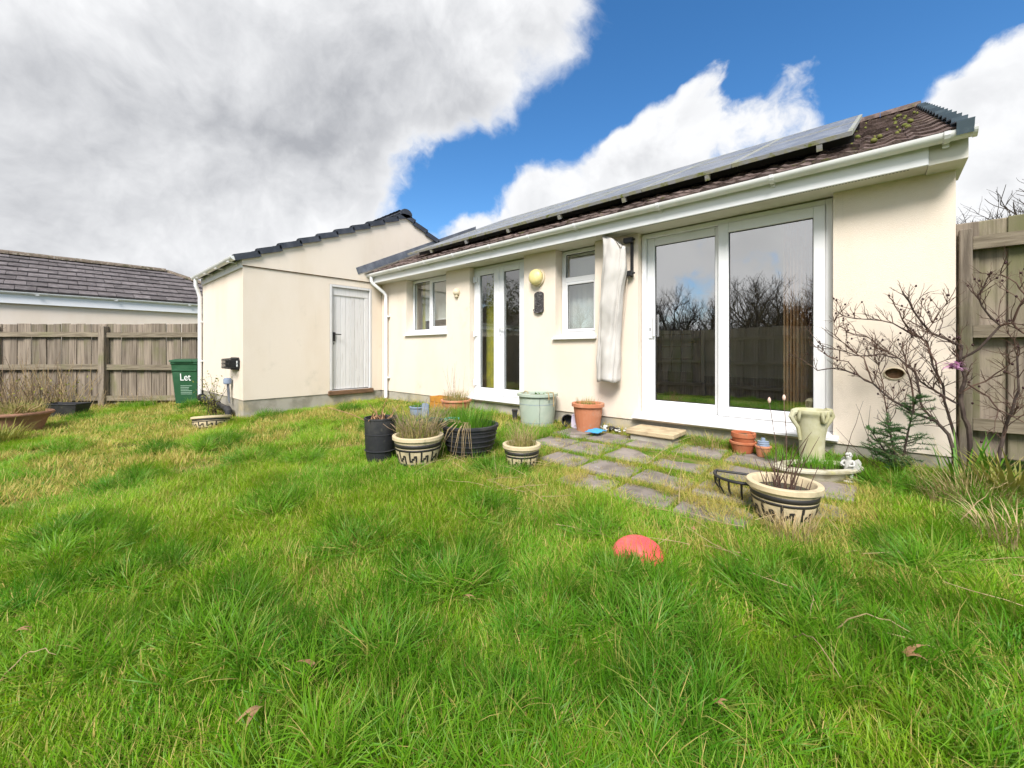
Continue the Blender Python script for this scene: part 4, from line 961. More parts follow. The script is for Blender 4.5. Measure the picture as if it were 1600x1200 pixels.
bx, by = -3.45, 4.37; reg(bx, by, .25); z = gz(bx, by)
e = pot('pale_green_tub', 'large cracked pale green tub against the wall by the French doors', (bx, by, z), prof_pot(.215, .25, .43, .04, .026, .02, .006, .9), 'pale_green')
for q in (.05, .29): r_ = .215 + .035 * q / .39 + .006 * math.sin(math.pi * q / .39); part('groove', MB().lathe([(r_ - .004, q - .004), (r_ + .0022, q - .002), (r_ + .0022, q + .002), (r_ - .004, q + .004)], 40), 'blue_grey', e, local=True)
ca = math.atan2(-by - .1, -bx + .12)
m_ = MB()
for k in range(8):
    z0_, z1_ = .02 + k * .045, .02 + (k + 1) * .045; w = ca + .12 + .015 * math.sin(k * 1.7); w1 = ca + .12 + .015 * math.sin((k + 1) * 1.7)
    r0 = .218 + .035 * z0_ / .39 + .006 * math.sin(math.pi * z0_ / .39); r1 = .218 + .035 * z1_ / .39 + .006 * math.sin(math.pi * z1_ / .39)
    m_.add([(r0 * math.cos(w - .008), r0 * math.sin(w - .008), z0_), (r0 * math.cos(w + .008), r0 * math.sin(w + .008), z0_), (r1 * math.cos(w1 + .008), r1 * math.sin(w1 + .008), z1_), (r1 * math.cos(w1 - .008), r1 * math.sin(w1 - .008), z1_)], [(0, 1, 2, 3)])
part('crack', m_, 'rubber', e, local=True); soil_disc(e, .22, .39)
m_ = MB()
for k in range(9): a = U(0, 6.28); m_.blade((U(-.05, .12), U(-.1, .1), 0), (math.cos(a), math.sin(a)), U(.05, .10), U(.02, .035), (.2, 1.9), 4)
plant('seedling', 'few small leaves sprouting in the pale green tub', m_, 'leaf_green', (bx, by, z + .395))
m_ = MB()
for a, L in ((ca + .55, .07), (ca + .85, .16)):
    p = Vector((.272 * math.cos(a), .272 * math.sin(a), 0)); i_ = p * .8
    m_.tube([i_ + Vector((0, 0, .015)), p + Vector((0, 0, .02)), p * 1.04 + Vector((0, 0, -.02)), p * 1.04 + Vector((0, 0, -L))], [.006, .007, .007, .009], 6)
plant('hooked_twigs', 'two pale dead stems hooked over the rim of the pale green tub', m_, 'straw', (bx, by, z + .43))
m_ = MB().tube([(-.16 + .04 * math.cos(w / 8 * 3.1416), -.05, .0 + .035 * math.sin(w / 8 * 3.1416)) for w in range(9)], .006, 6); plant('dead_root', 'small arched dry root on the soil of the pale green tub', m_, 'straw', (bx, by, z + .41))

bx, by = -3.93, 4.45; reg(bx, by, .06); z = gz(bx, by)
pot('small_black_pot', 'small black square-ish pot beside the pale green tub', (bx, by, z), prof_pot(.04, .055, .15, .012, .004, .006, 0, .9), 'black_plastic', (.047, .135), n=4)

bx, by = -2.69, 4.42; reg(bx, by, .19); z = gz(bx, by)
e = pot('ribbed_terracotta_pot', 'ribbed orange terracotta-coloured pot under the hanging beige cover', (bx, by, z), prof_pot(.135, .178, .345, .045, .022, .018, .004, .92), 'terracotta', (.16, .315), rib=(3, .02, .27, .025), n=60)
m_ = tuft_mb(160, .15, (.03, .11), (.002, .004), .5); plant('pot_moss_grass', 'short spiky olive grass in the ribbed terracotta-coloured pot', m_, 'grass_dry', (bx, by, z + .32))

bx, by = -.97, 4.40; reg(bx, by, .11); z = gz(bx, by)
e = pot('terracotta_pot', 'wide terracotta pot at the bottom of the stack by the sliding door', (bx, by, z + .012), prof_pot(.082, .108, .105, .024, .008, .012, 0, .8), 'terracotta_deep', (.09, .08))
e = pot('terracotta_pot', 'terracotta pot with deep rim stacked on top beside the sliding door', (bx + .005, by, z + .095), prof_pot(.085, .098, .105, .045, .008, .012, 0, .8), 'terracotta_deep', (.08, .08))
bx, by = -.79, 4.34; reg(bx, by, .07); z = gz(bx, by)
pot('small_terracotta_pot', 'small stained terracotta pot next to the stacked pots', (bx, by, z + .012), prof_pot(.048, .062, .10, .02, .006, .01, 0, .8), 'terracotta', (.05, .08))
e = thing('blue_jar', 'blue-grey ribbed jar standing in the small stained terracotta pot', 'jar', (bx, by, z + .095))
part('body', MB().lathe([(0, 0), (.05, 0), (.052, .02), (.046, .028), (.050, .036), (.044, .046), (.046, .055), (.02, .06), (.016, .085), (0, .086)], 20), 'blue_grey', e, True, local=True)

bx, by = -.43, 4.36; reg(bx, by, .16); z = gz(bx, by)
e = thing('garden_urn', 'pale lichen-covered garden urn with scrolled rim beside the sliding door', 'urn', (bx, by, z - .01)); e.scale = (.80, .80, 1)
part('body', MB().lathe([(0, 0), (.11, 0), (.118, .02), (.112, .05), (.115, .2), (.128, .32), (.142, .40), (.150, .43), (.165, .445), (.172, .462), (.168, .478), (.15, .482), (.135, .47), (.12, .42), (0, .41)], 32), 'lichen_urn', e, True, local=True)
for k in range(4):
    a = ca + .15 + k * math.pi / 2; o_ = Vector((math.cos(a), math.sin(a), 0)); t_ = Vector((-o_.y, o_.x, 0)); m_ = MB()
    for sg in (-1, 1): m_.tube([o_ * .165 + t_ * .035 * sg + Vector((0, 0, .475)), o_ * .172 + t_ * .03 * sg + Vector((0, 0, .44)), o_ * .165 + t_ * .018 * sg + Vector((0, 0, .40)), o_ * .156 + Vector((0, 0, .385))], [.016, .017, .016, .012], 8)
    part('scroll', m_, 'lichen_urn', e, True, local=True)
for sg in (-1, 1):
    o_ = Vector((RX, RY, 0)) * sg; m_ = MB().tube([o_ * .15 + Vector((0, 0, .465)), o_ * .20 + Vector((0, 0, .46)), o_ * .225 + Vector((0, 0, .42)), o_ * .20 + Vector((0, 0, .385)), o_ * .15 + Vector((0, 0, .33)), o_ * .125 + Vector((0, 0, .22))], [.03, .03, .024, .02, .02, .016], 8)
    part('handle', m_, 'lichen_urn', e, True, local=True)
bx, by = -.36, 4.03; z = gz(bx, by); reg(bx - .12, by - .05, .15); reg(bx + .12, by + .05, .15)
e = thing('stone_trough', 'long low weathered stone trough planter in front of the scrolled urn', 'planter', (bx, by, z - .05), rz=R_(90) - A + R_(3))
m_ = MB().lathe([(0, 0), (.20, 0), (.24, .03), (.285, .07), (.30, .095), (.325, .105), (.335, .125), (.325, .142), (.29, .145), (.27, .12), (0, .115)], 40, sx=1, sy=.5); part('bowl', m_, 'stone', e, True, local=True)
m_ = MB().tube([(.334 * math.cos(w / 40 * 6.2832), .167 * math.sin(w / 40 * 6.2832), .125) for w in range(41)], .014, 6, False); part('rim', m_, 'stone', e, True, local=True)
part('soil', MB().lathe([(.27, .118), (.1, .13), (0, .13)], 30, sy=.48), 'soil', e, 'all', local=True)
m_ = tuft_mb(380, .25, (.05, .13), (.003, .006), .8); m_.v = [(q[0] * .745 - q[1] * .3 * .667, q[0] * .667 + q[1] * .3 * .745, q[2]) for q in m_.v]; plant('trough_grass', 'fresh green grass filling the long stone trough', m_, 'grass_pot', (bx, by, z + .07))
# cherub figurine
fx, fy = -.17, 4.06; z = gz(fx, fy); reg(fx, fy, .05)
e = thing('cherub_figurine', 'small weathered white cherub figurine at the end of the stone trough', 'figurine', (fx, fy, z + .012), rz=R_(-20)); e.scale = (1.05, 1.05, 1.05)
sv = [(0, 0, .075, .024, .020), (0, 0, .10, .026, .020), (0, 0, .125, .022, .017), (0, 0, .142, .011, .011), (0, -.002, .158, .020, .021), (0, -.002, .174, .018, .019), (-.03, -.003, .128, .010, .010), (-.042, -.02, .105, .009, .009), (-.012, -.036, .10, .008, .008), (.03, -.003, .128, .010, .010), (.042, -.02, .105, .009, .009), (.012, -.036, .102, .008, .008),
      (-.016, -.004, .05, .016, .015), (-.018, -.012, .022, .012, .012), (-.018, -.010, .002, .010, .010), (-.018, -.028, .0, .008, .007), (.016, -.004, .05, .016, .015), (.020, -.016, .024, .012, .012), (.018, -.010, .002, .010, .010), (.018, -.028, .0, .008, .007)]
se = [(0, 1), (1, 2), (2, 3), (3, 4), (4, 5), (2, 6), (6, 7), (7, 8), (2, 9), (9, 10), (10, 11), (0, 12), (12, 13), (13, 14), (14, 15), (0, 16), (16, 17), (17, 18), (18, 19)]
me = bpy.data.meshes.new('body'); me.from_pydata([q[:3] for q in sv], se, []); me.materials.append(MATS['white_stone']); ob = bpy.data.objects.new('body', me); link(ob, e)
sk = ob.modifiers.new('skin', 'SKIN'); sk.use_smooth_shade = True; ob.modifiers.new('subsurf', 'SUBSURF').levels = 1; ob.modifiers['subsurf'].render_levels = 2
for k, q in enumerate(sv): me.skin_vertices[0].data[k].radius = q[3:5]
me.skin_vertices[0].data[0].use_root = True
for sg in (-1, 1):
    part('wing', MB().prism([(sg * .012, .014, .125), (sg * .045, .026, .15), (sg * .062, .03, .125), (sg * .058, .03, .085), (sg * .035, .024, .06), (sg * .014, .016, .085)], (0, .006, 0)), 'white_stone', e, local=True)
part('base', MB().lathe([(0, -.03), (.05, -.03), (.052, -.012), (.045, -.006), (0, -.006)], 16), 'white_stone', e, True, local=True)
hr = MB()
for k in range(26):
    a, b = U(0, 6.28), U(.1, 1.4); hr.lathe([(.006, -.004), (.007, .001), (.003, .006), (0, .007)], 6, (.019 * math.cos(a) * math.cos(b) , -.002 + .020 * math.sin(a) * math.cos(b) + .003, .168 + .02 * math.sin(b)))
part('curls', hr, 'white_stone', e, 'all', local=True, kind='stuff')
# black iron basket
bx, by = -.72, 3.30; z = gz(bx, by)
e = thing('iron_basket', 'half-round black iron hanging basket lying by the cream key-patterned pot', 'basket', (bx, by, z - .02))
def arc(r, z_, n=20, a0=0, a1=math.pi): return [(r * math.cos(a0 + (a1 - a0) * k / n + math.pi * 1.05), r * math.sin(a0 + (a1 - a0) * k / n + math.pi * 1.05), z_) for k in range(n + 1)]
part('rim', MB().tube(arc(.19, .16, 24, -.3, 3.5), .011, 8), 'metal_black', e, True, local=True); part('back_bar', MB().tube([arc(.19, .16, 24, -.3, 3.5)[0], arc(.19, .16, 24, -.3, 3.5)[-1]], .009, 8), 'metal_black', e, True, local=True)
for k in range(9):
    a = -.2 + 3.5 * k / 8 + math.pi * 1.05; o_ = Vector((math.cos(a), math.sin(a), 0)); part('tine', MB().tube([o_ * .19 + Vector((0, 0, .16)), o_ * .185 + Vector((0, 0, .10)), o_ * .14 + Vector((0, 0, .03)), o_ * .06 + Vector((0, 0, .0))], .007, 6), 'metal_black', e, True, local=True)
bx, by = -.445, 3.06; z = gz(bx, by) - .055; reg(bx, by, .18)
key_pot('cream key-patterned pot of bare reddish stems on the edge of the paving', (bx, by, z), .125, .188, .27, nm=10, soilz=.66, rz=.35)
m_ = MB()
for k in range(34):
    a = U(0, 6.28); q = .12 * math.sqrt(random.random()); p = (q * math.cos(a), q * math.sin(a), 0); m_.tube(wander(p, (p[0] * 2.5 + U(-.25, .3), p[1] * 2.5 + U(-.25, .25), 1), U(.1, .26), 4, .1), [.003, .003, .0025, .002, .0012], 5)
for k in range(7): m_.tube(wander((U(-.08, .05), U(-.08, .08), 0), (U(-.7, .9), U(-.3, .3), 1.1), U(.35, .5), 6, .09), [.004, .004, .003, .003, .002, .002, .001], 5)
e = part('stem_plant', shift(m_, (bx, by, z + .18)), 'bark_red'); tag(e, 'bare upright reddish stems in the key-patterned pot by the iron basket', 'plant')
m_ = MB()
for (du, dv) in ((1202, 628), (1225, 624)):
    p = on_y(du, dv, 3.35); base = Vector((bx + U(-.06, .02), by + .02, z + .18)); m_.tube([base, base.lerp(p, .5) + Vector((.01, 0, .03)), p], [.003, .0025, .002], 5)
e = part('seed_head_plant', m_, 'bark_red'); tag(e, 'two tall stems with pale seed heads above the key-patterned pot by the basket', 'plant')
for (du, dv) in ((1202, 626), (1225, 622)):
    p = on_y(du, dv, 3.35); part('seed_head', MB().lathe([(0, -.02), (.008, -.012), (.011, .004), (.007, .018), (0, .026)], 8, p), 'bud', e, 'all')
m_ = tuft_mb(110, .13, (.02, .07), (.002, .004), .8); plant('pot_moss_grass', 'low olive moss and grass in the key-patterned pot by the basket', m_, 'grass_dry', (bx, by, z + .18))

# things further back by the wall
bx, by = -5.03, 4.28; reg(bx, by, .24); z = gz(bx, by)
pot('wide_terracotta_pot', 'wide shallow pinkish terracotta bowl in front of the French doors', (bx, by, z), prof_pot(.17, .225, .235, .03, .02, .02, .01, .88), 'terracotta', (.21, .205))
m_ = tuft_mb(400, .21, (.06, .24), (.003, .005), .9); plant('bowl_grass', 'yellowing grass growing in the wide pinkish terracotta bowl', m_, 'grass_dry', (bx, by, z + .2))
m_ = MB()
for k in range(12): m_.tube(wander((U(-.2, .2), U(-.1, .1), 0), (U(-.35, .35), U(-.2, .2), 1), U(.3, .75), 5, .08), [.003, .0025, .002, .002, .0015, .001], 4)
plant('dry_stalks', 'tall thin grey stalks rising from the wide pinkish terracotta bowl', m_, 'twig', (bx, by, z + .2))
bx, by = -5.30, 3.74; reg(bx, by, .13); z = gz(bx, by)
pot('blue_grey_pot', 'blue-grey glazed pot with cream rim among the weeds', (bx, by, z), prof_pot(.085, .115, .185, .025, .012, .012, .01, .88), 'blue_grey', (.1, .16))
m_ = tuft_mb(90, .1, (.05, .13), (.004, .01), .9); plant('weed_leaves', 'leafy green weed in the blue-grey glazed pot', m_, 'leaf_green', (bx, by, z + .155))
bx, by = -4.95, 3.63; z = gz(bx, by)
e = thing('slate_marker', 'upright grey slate piece standing in the weeds beside the blue-grey pot', 'slate', (bx, by, z - .05)); m_ = MB().prism([(-.05, 0, 0), (.05, 0, 0), (.052, 0, .29), (.02, 0, .31), (-.048, 0, .305)], (0, .02, 0)); part('slab_piece', m_, 'blue_grey', e, local=True); e.rotation_euler = (R_(4), 0, R_(35))
bx, by = -5.68, 4.50; z = gz(bx, by)
e = thing('wooden_box', 'small orange stained wooden planter box against the wall', 'planter', (bx, by, z))
for k, (a, b, c, d_) in enumerate(((-.2, .2, -.10, -.085), (-.2, .2, .085, .10))):
    for q in range(2): part('board', BB(a, c, .01 + q * .105, b, d_, .01 + q * .105 + .10, b=.004), 'orange_wood', e, local=True)
for a in (-.2, .185): part('end_board', BB(a, -.084, .01, a + .015, .084, .21, b=.003), 'orange_wood', e, local=True)
part('soil', B(-.184, -.084, .02, .184, .084, .18), 'soil', e, local=True); reg(bx, by, .15)
bx, by = -3.98, 3.33; reg(bx, by, .1); z = gz(bx, by)
pot('teal_pot', 'small teal plastic pot behind the wide black tub', (bx, by, z), prof_pot(.07, .095, .20, .025, .008, .008, 0, .9), 'teal', (.085, .175))
bx, by = -2.93, 4.47; z = gz(bx, by)
e = thing('lilac_box', 'small pale lilac carton beside the ribbed terracotta-coloured pot', 'box', (bx + .02, by, z)); part('carton', BB(-.05, -.05, 0, .05, .05, .16, b=.004), 'lilac', e, local=True); part('lid_flap', BB(-.051, -.051, .16, .051, .051, .168, b=.002), 'lilac', e, local=True); e.rotation_euler = (0, R_(6), R_(20))
e = thing('black_bucket', 'small black bucket lying on its side behind the lilac carton', 'bucket', (bx - .12, by + .05, z + .08)); m_ = MB().lathe([(0, 0), (.06, 0), (.075, .12), (.08, .12), (.08, .13), (.07, .13), (.055, .01), (0, .01)], 24); part('body', m_, 'black_plastic', e, True, local=True); e.rotation_euler = (R_(85), 0, R_(30))
p = on_g(932, 681); m_ = MB(); n = 14
for j in range(6):
    for k in range(n): 
        x, y = (j - 2.5) * .035, (k - n / 2) * .016; m_.v.append((x + U(-.008, .008), y, .022 * abs(mnoise.noise(Vector((x * 30, y * 30, 2)))) + .035 * math.exp(-(x * x + y * y) * 120) + .004))
m_.f = [(j * n + k, j * n + k + 1, (j + 1) * n + k + 1, (j + 1) * n + k) for j in range(5) for k in range(n - 1)]
m_.v += [(q[0], q[1], q[2] - .004) for q in m_.v]; nn = 6 * n; m_.f += [tuple(i + nn for i in q[::-1]) for q in m_.f]
plant('plastic_bag', 'crumpled bright blue plastic scrap on the paving edge', m_, 'blue_bag', (p.x, p.y, p.z + .045), 'bag', smooth='all')
p = on_g(955, 674); e = thing('garden_glove', 'crumpled black and white glove lying by the wall', 'glove', (p.x, p.y, p.z + .03)); m_ = MB()
m_.lathe([(0, -.02), (.045, -.015), (.05, .012), (.03, .03), (0, .034)], 14, sx=1.3)
for k in range(4): a = -.5 + k * .3; m_.tube([(.05 * math.cos(a), .05 * math.sin(a), .005), (.085 * math.cos(a), .085 * math.sin(a), .012), (.11 * math.cos(a), .11 * math.sin(a), -.008)], [.012, .012, .009], 8)
m_.tube([(0, -.045, .005), (.03, -.075, .01)], [.013, .010], 8)
part('hand_part', m_, 'metal_black', e, 'all', local=True); part('cuff', MB().tube([(-.055, 0, .003), (-.09, 0, .003)], [.032, .036], 12), 'white_print', e, True, local=True)
pb = MB()
for k in range(60):
    x, y = U(-2.95, -2.1), U(4.42, 4.62); r_ = U(.008, .02); pb.lathe([(0, -r_ * .5), (r_, 0), (r_ * .7, r_ * .6), (0, r_ * .75)], 6, (x, y, gz(x, y) + .035))
o = part('pebbles', pb, 'white_stone', None, 'all', kind='stuff'); tag(o, 'scatter of pale pebbles along the foot of the wall', 'pebbles')
# step of two stacked blocks below the sliding door
e = thing('door_step', 'low beige concrete block step below the sliding door', 'step', (-1.83, 4.42, gz(-1.83, 4.4)))
part('lower_block', BB(-2.06, 4.27, -.17, -1.60, 4.62, -.092, b=.008), 'concrete', e); part('upper_block', BB(-2.10, 4.24, -.09, -1.57, 4.63, -.035, b=.010), 'step_stone', e)
# red ball
p = on_g(985, 900); bc = Vector((p.x - .02, p.y + .13, gz(p.x, p.y + .13))); reg(bc.x, bc.y, .11)
m_ = MB(); n, k2 = 36, 16
for j in range(k2 + 1):
    th = math.pi * j / k2
    for k in range(n):
        w = 2 * math.pi * k / n; v_ = Vector((math.sin(th) * math.cos(w), math.sin(th) * math.sin(w), math.cos(th)))
        dd = 0
        a = math.atan2(-(v_.z - .28) * 1.0, -(v_.x * FX + v_.y * FY) * -1)
        front = -(v_.x * FX + v_.y * FY); side = v_.x * RX + v_.y * RY
        dd = .055 * math.exp(-((v_.z - .35 - .22 * side) / .10) ** 2) * max(0, front) * max(0, min(1, .55 - side))
        m_.v.append((v_.x * (.135 - dd), v_.y * (.135 - dd), v_.z * .098))
m_.f = [(j * n + k, j * n + (k + 1) % n, (j + 1) * n + (k + 1) % n, (j + 1) * n + k) for j in range(k2) for k in range(n)]
m_.f = [q[::-1] for q in m_.f]
bo = plant('ball', 'half-deflated red ball sunk in the long grass', m_, 'ball', (bc.x, bc.y, bc.z + .04), 'ball', smooth='all')
# left side pots
bx, by = -9.95, -.36; z = gz(bx, by); reg(bx, by, .3)
pot('terracotta_bowl', 'large brown terracotta bowl full of pale dry grass near the fence', (bx, by, z - .02), [(0, 0), (.22, 0), (.25, .08), (.29, .2), (.335, .29), (.365, .295), (.372, .315), (.365, .335), (.335, .34), (.32, .31), (0, .30)], 'terracotta_brown', (.32, .30))
m_ = tuft_mb(420, .3, (.08, .26), (.005, .01), 1.0); plant('bowl_grass', 'pale straw-coloured grass filling the large brown terracotta bowl', m_, 'grass_dry', (bx, by, z + .28))
m_ = MB(); 
for k in range(5): m_.tube(wander((.15 + U(-.1, .1), U(-.1, .1), 0), (.8 + U(-.2, .2), U(.1, .7), .35), U(.3, .45), 4, .1), [.012, .010, .008, .006, .004], 6)
plant('cut_wood', 'cut pale woody stems resting across the large brown terracotta bowl', m_, 'straw', (bx, by, z + .32))
bx, by = -11.85, .16; z = gz(bx, by); reg(bx, by, .3)
e = thing('black_trough', 'black plastic trough of dead stems at the foot of the fence', 'planter', (bx, by, z), rz=R_(90) - A)
part('body', MB().add([(-.27, -.11, 0), (.27, -.11, 0), (.27, .11, 0), (-.27, .11, 0), (-.34, -.15, .25), (.34, -.15, .25), (.34, .15, .25), (-.34, .15, .25), (-.31, -.12, .25), (.31, -.12, .25), (.31, .12, .25), (-.31, .12, .25), (-.30, -.115, .2), (.30, -.115, .2), (.30, .115, .2), (-.30, .115, .2)],
     [(3, 2, 1, 0)] + [(i, (i + 1) % 4, 4 + (i + 1) % 4, 4 + i) for i in range(4)] + [(4 + i, 4 + (i + 1) % 4, 8 + (i + 1) % 4, 8 + i) for i in range(4)] + [(8 + i, 8 + (i + 1) % 4, 12 + (i + 1) % 4, 12 + i) for i in range(4)] + [(12, 13, 14, 15)]), 'black_plastic', e, local=True)
part('rim', MB().tube([(-.34, -.15, .25), (.34, -.15, .25), (.34, .15, .25), (-.34, .15, .25), (-.34, -.15, .25)], .012, 6), 'black_plastic', e, local=True)
bx, by = -7.80, 1.64; z = gz(bx, by); reg(bx, by, .24)
key_pot('shallow cream key-patterned bowl tilted at the foot of the store corner', (bx, by, z - .06), .20, .245, .21, tilt=(R_(-3), R_(-9)), nm=13, soilz=.8)
m_ = tuft_mb(90, .2, (.02, .07), (.004, .008), .8); plant('bowl_weeds', 'sparse green weeds in the shallow key-patterned bowl', m_, 'grass_pot', (bx, by, z + .11))
# wheelie bin
bd = 8.92; bs = -6.94; bp_ = Vector((FX * bd + RX * bs, FY * bd + RY * bs, 0)); z = gz(bp_.x, bp_.y)
e = thing('wheelie_bin', 'green wheelie bin with white lettering between the fence and the store', 'bin', (bp_.x, bp_.y, z), rz=R_(90) - A); reg(bp_.x, bp_.y, .3)
def taper(w0, d0, w1, d1, z0, z1): return MB().add([(-w0, -d0, z0), (w0, -d0, z0), (w0, d0, z0), (-w0, d0, z0), (-w1, -d1, z1), (w1, -d1, z1), (w1, d1, z1), (-w1, d1, z1)], [(3, 2, 1, 0), (4, 5, 6, 7), (0, 1, 5, 4), (1, 2, 6, 5), (2, 3, 7, 6), (3, 0, 4, 7)])
part('body', taper(.225, .19, .275, .26, .03, .90), 'bin_green', e, local=True)
part('collar', BB(-.288, -.275, .86, .288, .27, .915, b=.012), 'bin_green', e, local=True)
m_ = MB().prism([(-.295, -.29, .917), (-.295, -.285, .95), (-.295, -.1, .975), (-.295, .25, .975), (-.295, .30, .93), (-.295, .30, .917)], (.59, 0, 0)); part('lid', m_, 'bin_green', e, local=True)
part('lid_lip', BB(-.20, -.305, .905, .20, -.29, .945, b=.005), 'bin_green', e, local=True)
part('handle', MB().tube([(-.22, .31, .95), (.22, .31, .95)], .016, 8), 'bin_green', e, True, local=True)
for sg in (-1, 1):
    w_ = part('wheel', MB().tube([(sg * .24, .17, .10), (sg * .29, .17, .10)], .10, 20), 'rubber', e, True, local=True)
part('rib', BB(-.262, -.262, .72, .262, -.22, .745, b=.004), 'bin_green', e, local=True)
cu = bpy.data.curves.new('lettering', 'FONT'); cu.body = 'Let'; cu.size = .19; cu.extrude = .002
tmp = bpy.data.objects.new('tmp', cu); C.objects.link(tmp); bpy.context.view_layer.update()
tm = bpy.data.meshes.new_from_object(tmp.evaluated_get(bpy.context.evaluated_depsgraph_get())); bpy.data.objects.remove(tmp)
tm.materials.clear(); tm.materials.append(MATS['white_print']); tm.name = 'lettering'
lo_ = bpy.data.objects.new('lettering', tm); link(lo_, e); sl_b = math.atan2(.07, .87); lo_.rotation_euler = (R_(90) + sl_b, 0, 0); lo_.location = (-.10, -.19 - .07 * (.50 / .87) - .008, .52); lo_.scale = (.95, 1.15, 1)
for k in range(6):
    zz_ = .40 - k * .035; part('print_line', BB(-.10, -.192 - .07 * (zz_ - .03) / .87 - .003, zz_, U(.06, .16), -.19 - .07 * (zz_ - .03) / .87 - .0005, zz_ + .012, b=.001), 'pale_print', e, local=True)

# ------------------------------------------------------------------ rose bush
def pix(pts, Y): return [on_y(u, v, Y + (dy[0] if (dy := q[2:]) else 0)) for q in pts for (u, v) in [q[:2]]]
rose = thing('rose_bush', 'bare leggy rose bush with dark hips sprawling across the wall', 'shrub', on_y(1510, 712, 4.35))
canes = [
 ([(1495, 705), (1492, 681), (1482, 648), (1474, 604), (1458, 573), (1449, 536), (1427, 524), (1395, 505), (1357, 499), (1318, 494)], 4.42, .011),
 ([(1490, 705), (1482, 679), (1461, 657), (1427, 645), (1395, 626), (1364, 599), (1342, 587), (1308, 575), (1277, 579)], 4.30, .013),
 ([(1461, 657), (1453, 650), (1439, 631), (1434, 599), (1429, 580), (1405, 560), (1376, 553), (1340, 556), (1306, 546), (1282, 539)], 4.34, .009),
 ([(1515, 680), (1504, 635), (1475, 619), (1458, 609), (1439, 597), (1415, 568), (1388, 551), (1357, 527), (1323, 519)], 4.40, .009),
 ([(1516, 715), (1513, 665), (1504, 640), (1502, 610), (1508, 590), (1500, 560), (1503, 540), (1480, 530), (1455, 520), (1436, 498), (1420, 470), (1410, 455)], 4.38, .016),
 ([(1470, 600), (1462, 565), (1452, 545), (1440, 528), (1470, 485), (1480, 475)], 4.36, .006),
 ([(1427, 645), (1424, 600), (1416, 575), (1410, 545)], 4.36, .007),
 ([(1395, 690), (1385, 640), (1380, 600), (1372, 570), (1362, 558)], 4.46, .006),
 ([(1502, 560), (1530, 545), (1563, 509), (1545, 492), (1534, 478), (1528, 462), (1542, 438)], 4.46, .009),
 ([(1563, 509), (1582, 505), (1600, 521), (1625, 530)], 4.46, .008),
 ([(1582, 505), (1592, 480), (1603, 462), (1588, 442), (1563, 428)], 4.44, .007),
 ([(1562, 705), (1570, 670), (1582, 640), (1592, 610), (1590, 570), (1592, 540)], 4.40, .012),
 ([(1512, 600), (1545, 620), (1560, 640), (1600, 660), (1630, 668)], 4.34, .006),
 ([(1504, 612), (1540, 596), (1570, 575), (1590, 560)], 4.44, .006),
 ([(1427, 524), (1410, 500), (1398, 478), (1392, 466)], 4.38, .005), ([(1364, 599), (1350, 560), (1330, 545), (1305, 525), (1303, 505)], 4.30, .005), ([(1342, 587), (1325, 565), (1300, 560), (1285, 550)], 4.26, .005),
]
for cname, pts, Y, r0 in [('cane',) + c for c in canes]:
    P = [on_y(u, v, Y + U(-.03, .03)) for (u, v) in pts]; Q = []
    if pts[0][1] >= 679: P.insert(0, Vector((P[0].x + U(-.02, .02), P[0].y, gz(P[0].x, P[0].y) - .03)))
    for a, b in zip(P[:-1], P[1:]):
        Q += [a, a.lerp(b, .5) + Vector((U(-.008, .008), U(-.012, .012), U(-.008, .008)))]
    Q.append(P[-1]); n = len(Q); m_ = MB().tube(Q, [r0 * (1 - .72 * k / n) for k in range(n)], 7)
    part('cane', m_, 'bark' if r0 > .008 else 'bark_red', rose, True)
    tw = MB(); hp = MB()
    def twig(p, d_, L, r_, lev):
        W_ = wander(p, d_, L, 4, .28, .03); 
        for w in W_: w.y = min(w.y, 4.64)
        tw.tube(W_, [r_, r_ * .9, r_ * .75, r_ * .6, r_ * .4], 5)
        if lev > 0:
            for k in range(random.randint(1, 3)):
                q = W_[random.randint(1, 3)]; dd = (W_[-1] - W_[0]).normalized(); s_ = Vector((U(-1, 1), U(-.6, .6), U(-.5, 1))); twig(q, dd + s_ * .9, L * U(.35, .7), r_ * .65, lev - 1)
        elif random.random() < .10:
            c_ = W_[-1]; hp.lathe([(0, -.009), (.006, -.005), (.0075, .001), (.005, .007), (0, .010)], 7, c_)
    L_ = sum((b - a).length for a, b in zip(Q[:-1], Q[1:]))
    for k in range(int(L_ / .048) + 1):
        i = random.randint(int(n * .3), n - 1); q = Q[i]; dd = (Q[min(i + 1, n - 1)] - Q[max(i - 1, 0)]).normalized()
        s_ = Vector((U(-1, 1), U(-.8, .5), U(-.2, 1.1))); twig(q, dd * .7 + s_, U(.08, .22), .0030, 2 if random.random() < .45 else 1)
    if tw.v: part('twigs', tw, 'bark_red', rose, kind='stuff')
    if hp.v: part('hips', hp, 'hip', rose, 'all', kind='stuff')
rc = on_y(1488, 574, 4.30); m_ = MB()
for k in range(70):
    a, b = U(0, 6.28), U(-1, .8); d_ = (math.cos(a), math.sin(a) * .6); m_.blade((rc.x + U(-.03, .03), rc.y + U(-.02, .02), rc.z + U(-.015, .03)), d_, U(.04, .085), U(.010, .018), (U(.6, 1.6), U(1.8, 3.0)), 4)
o = part('ribbon_bow', m_, 'ribbon'); tag(o, 'frayed pink ribbon tied to a rose cane', 'ribbon')
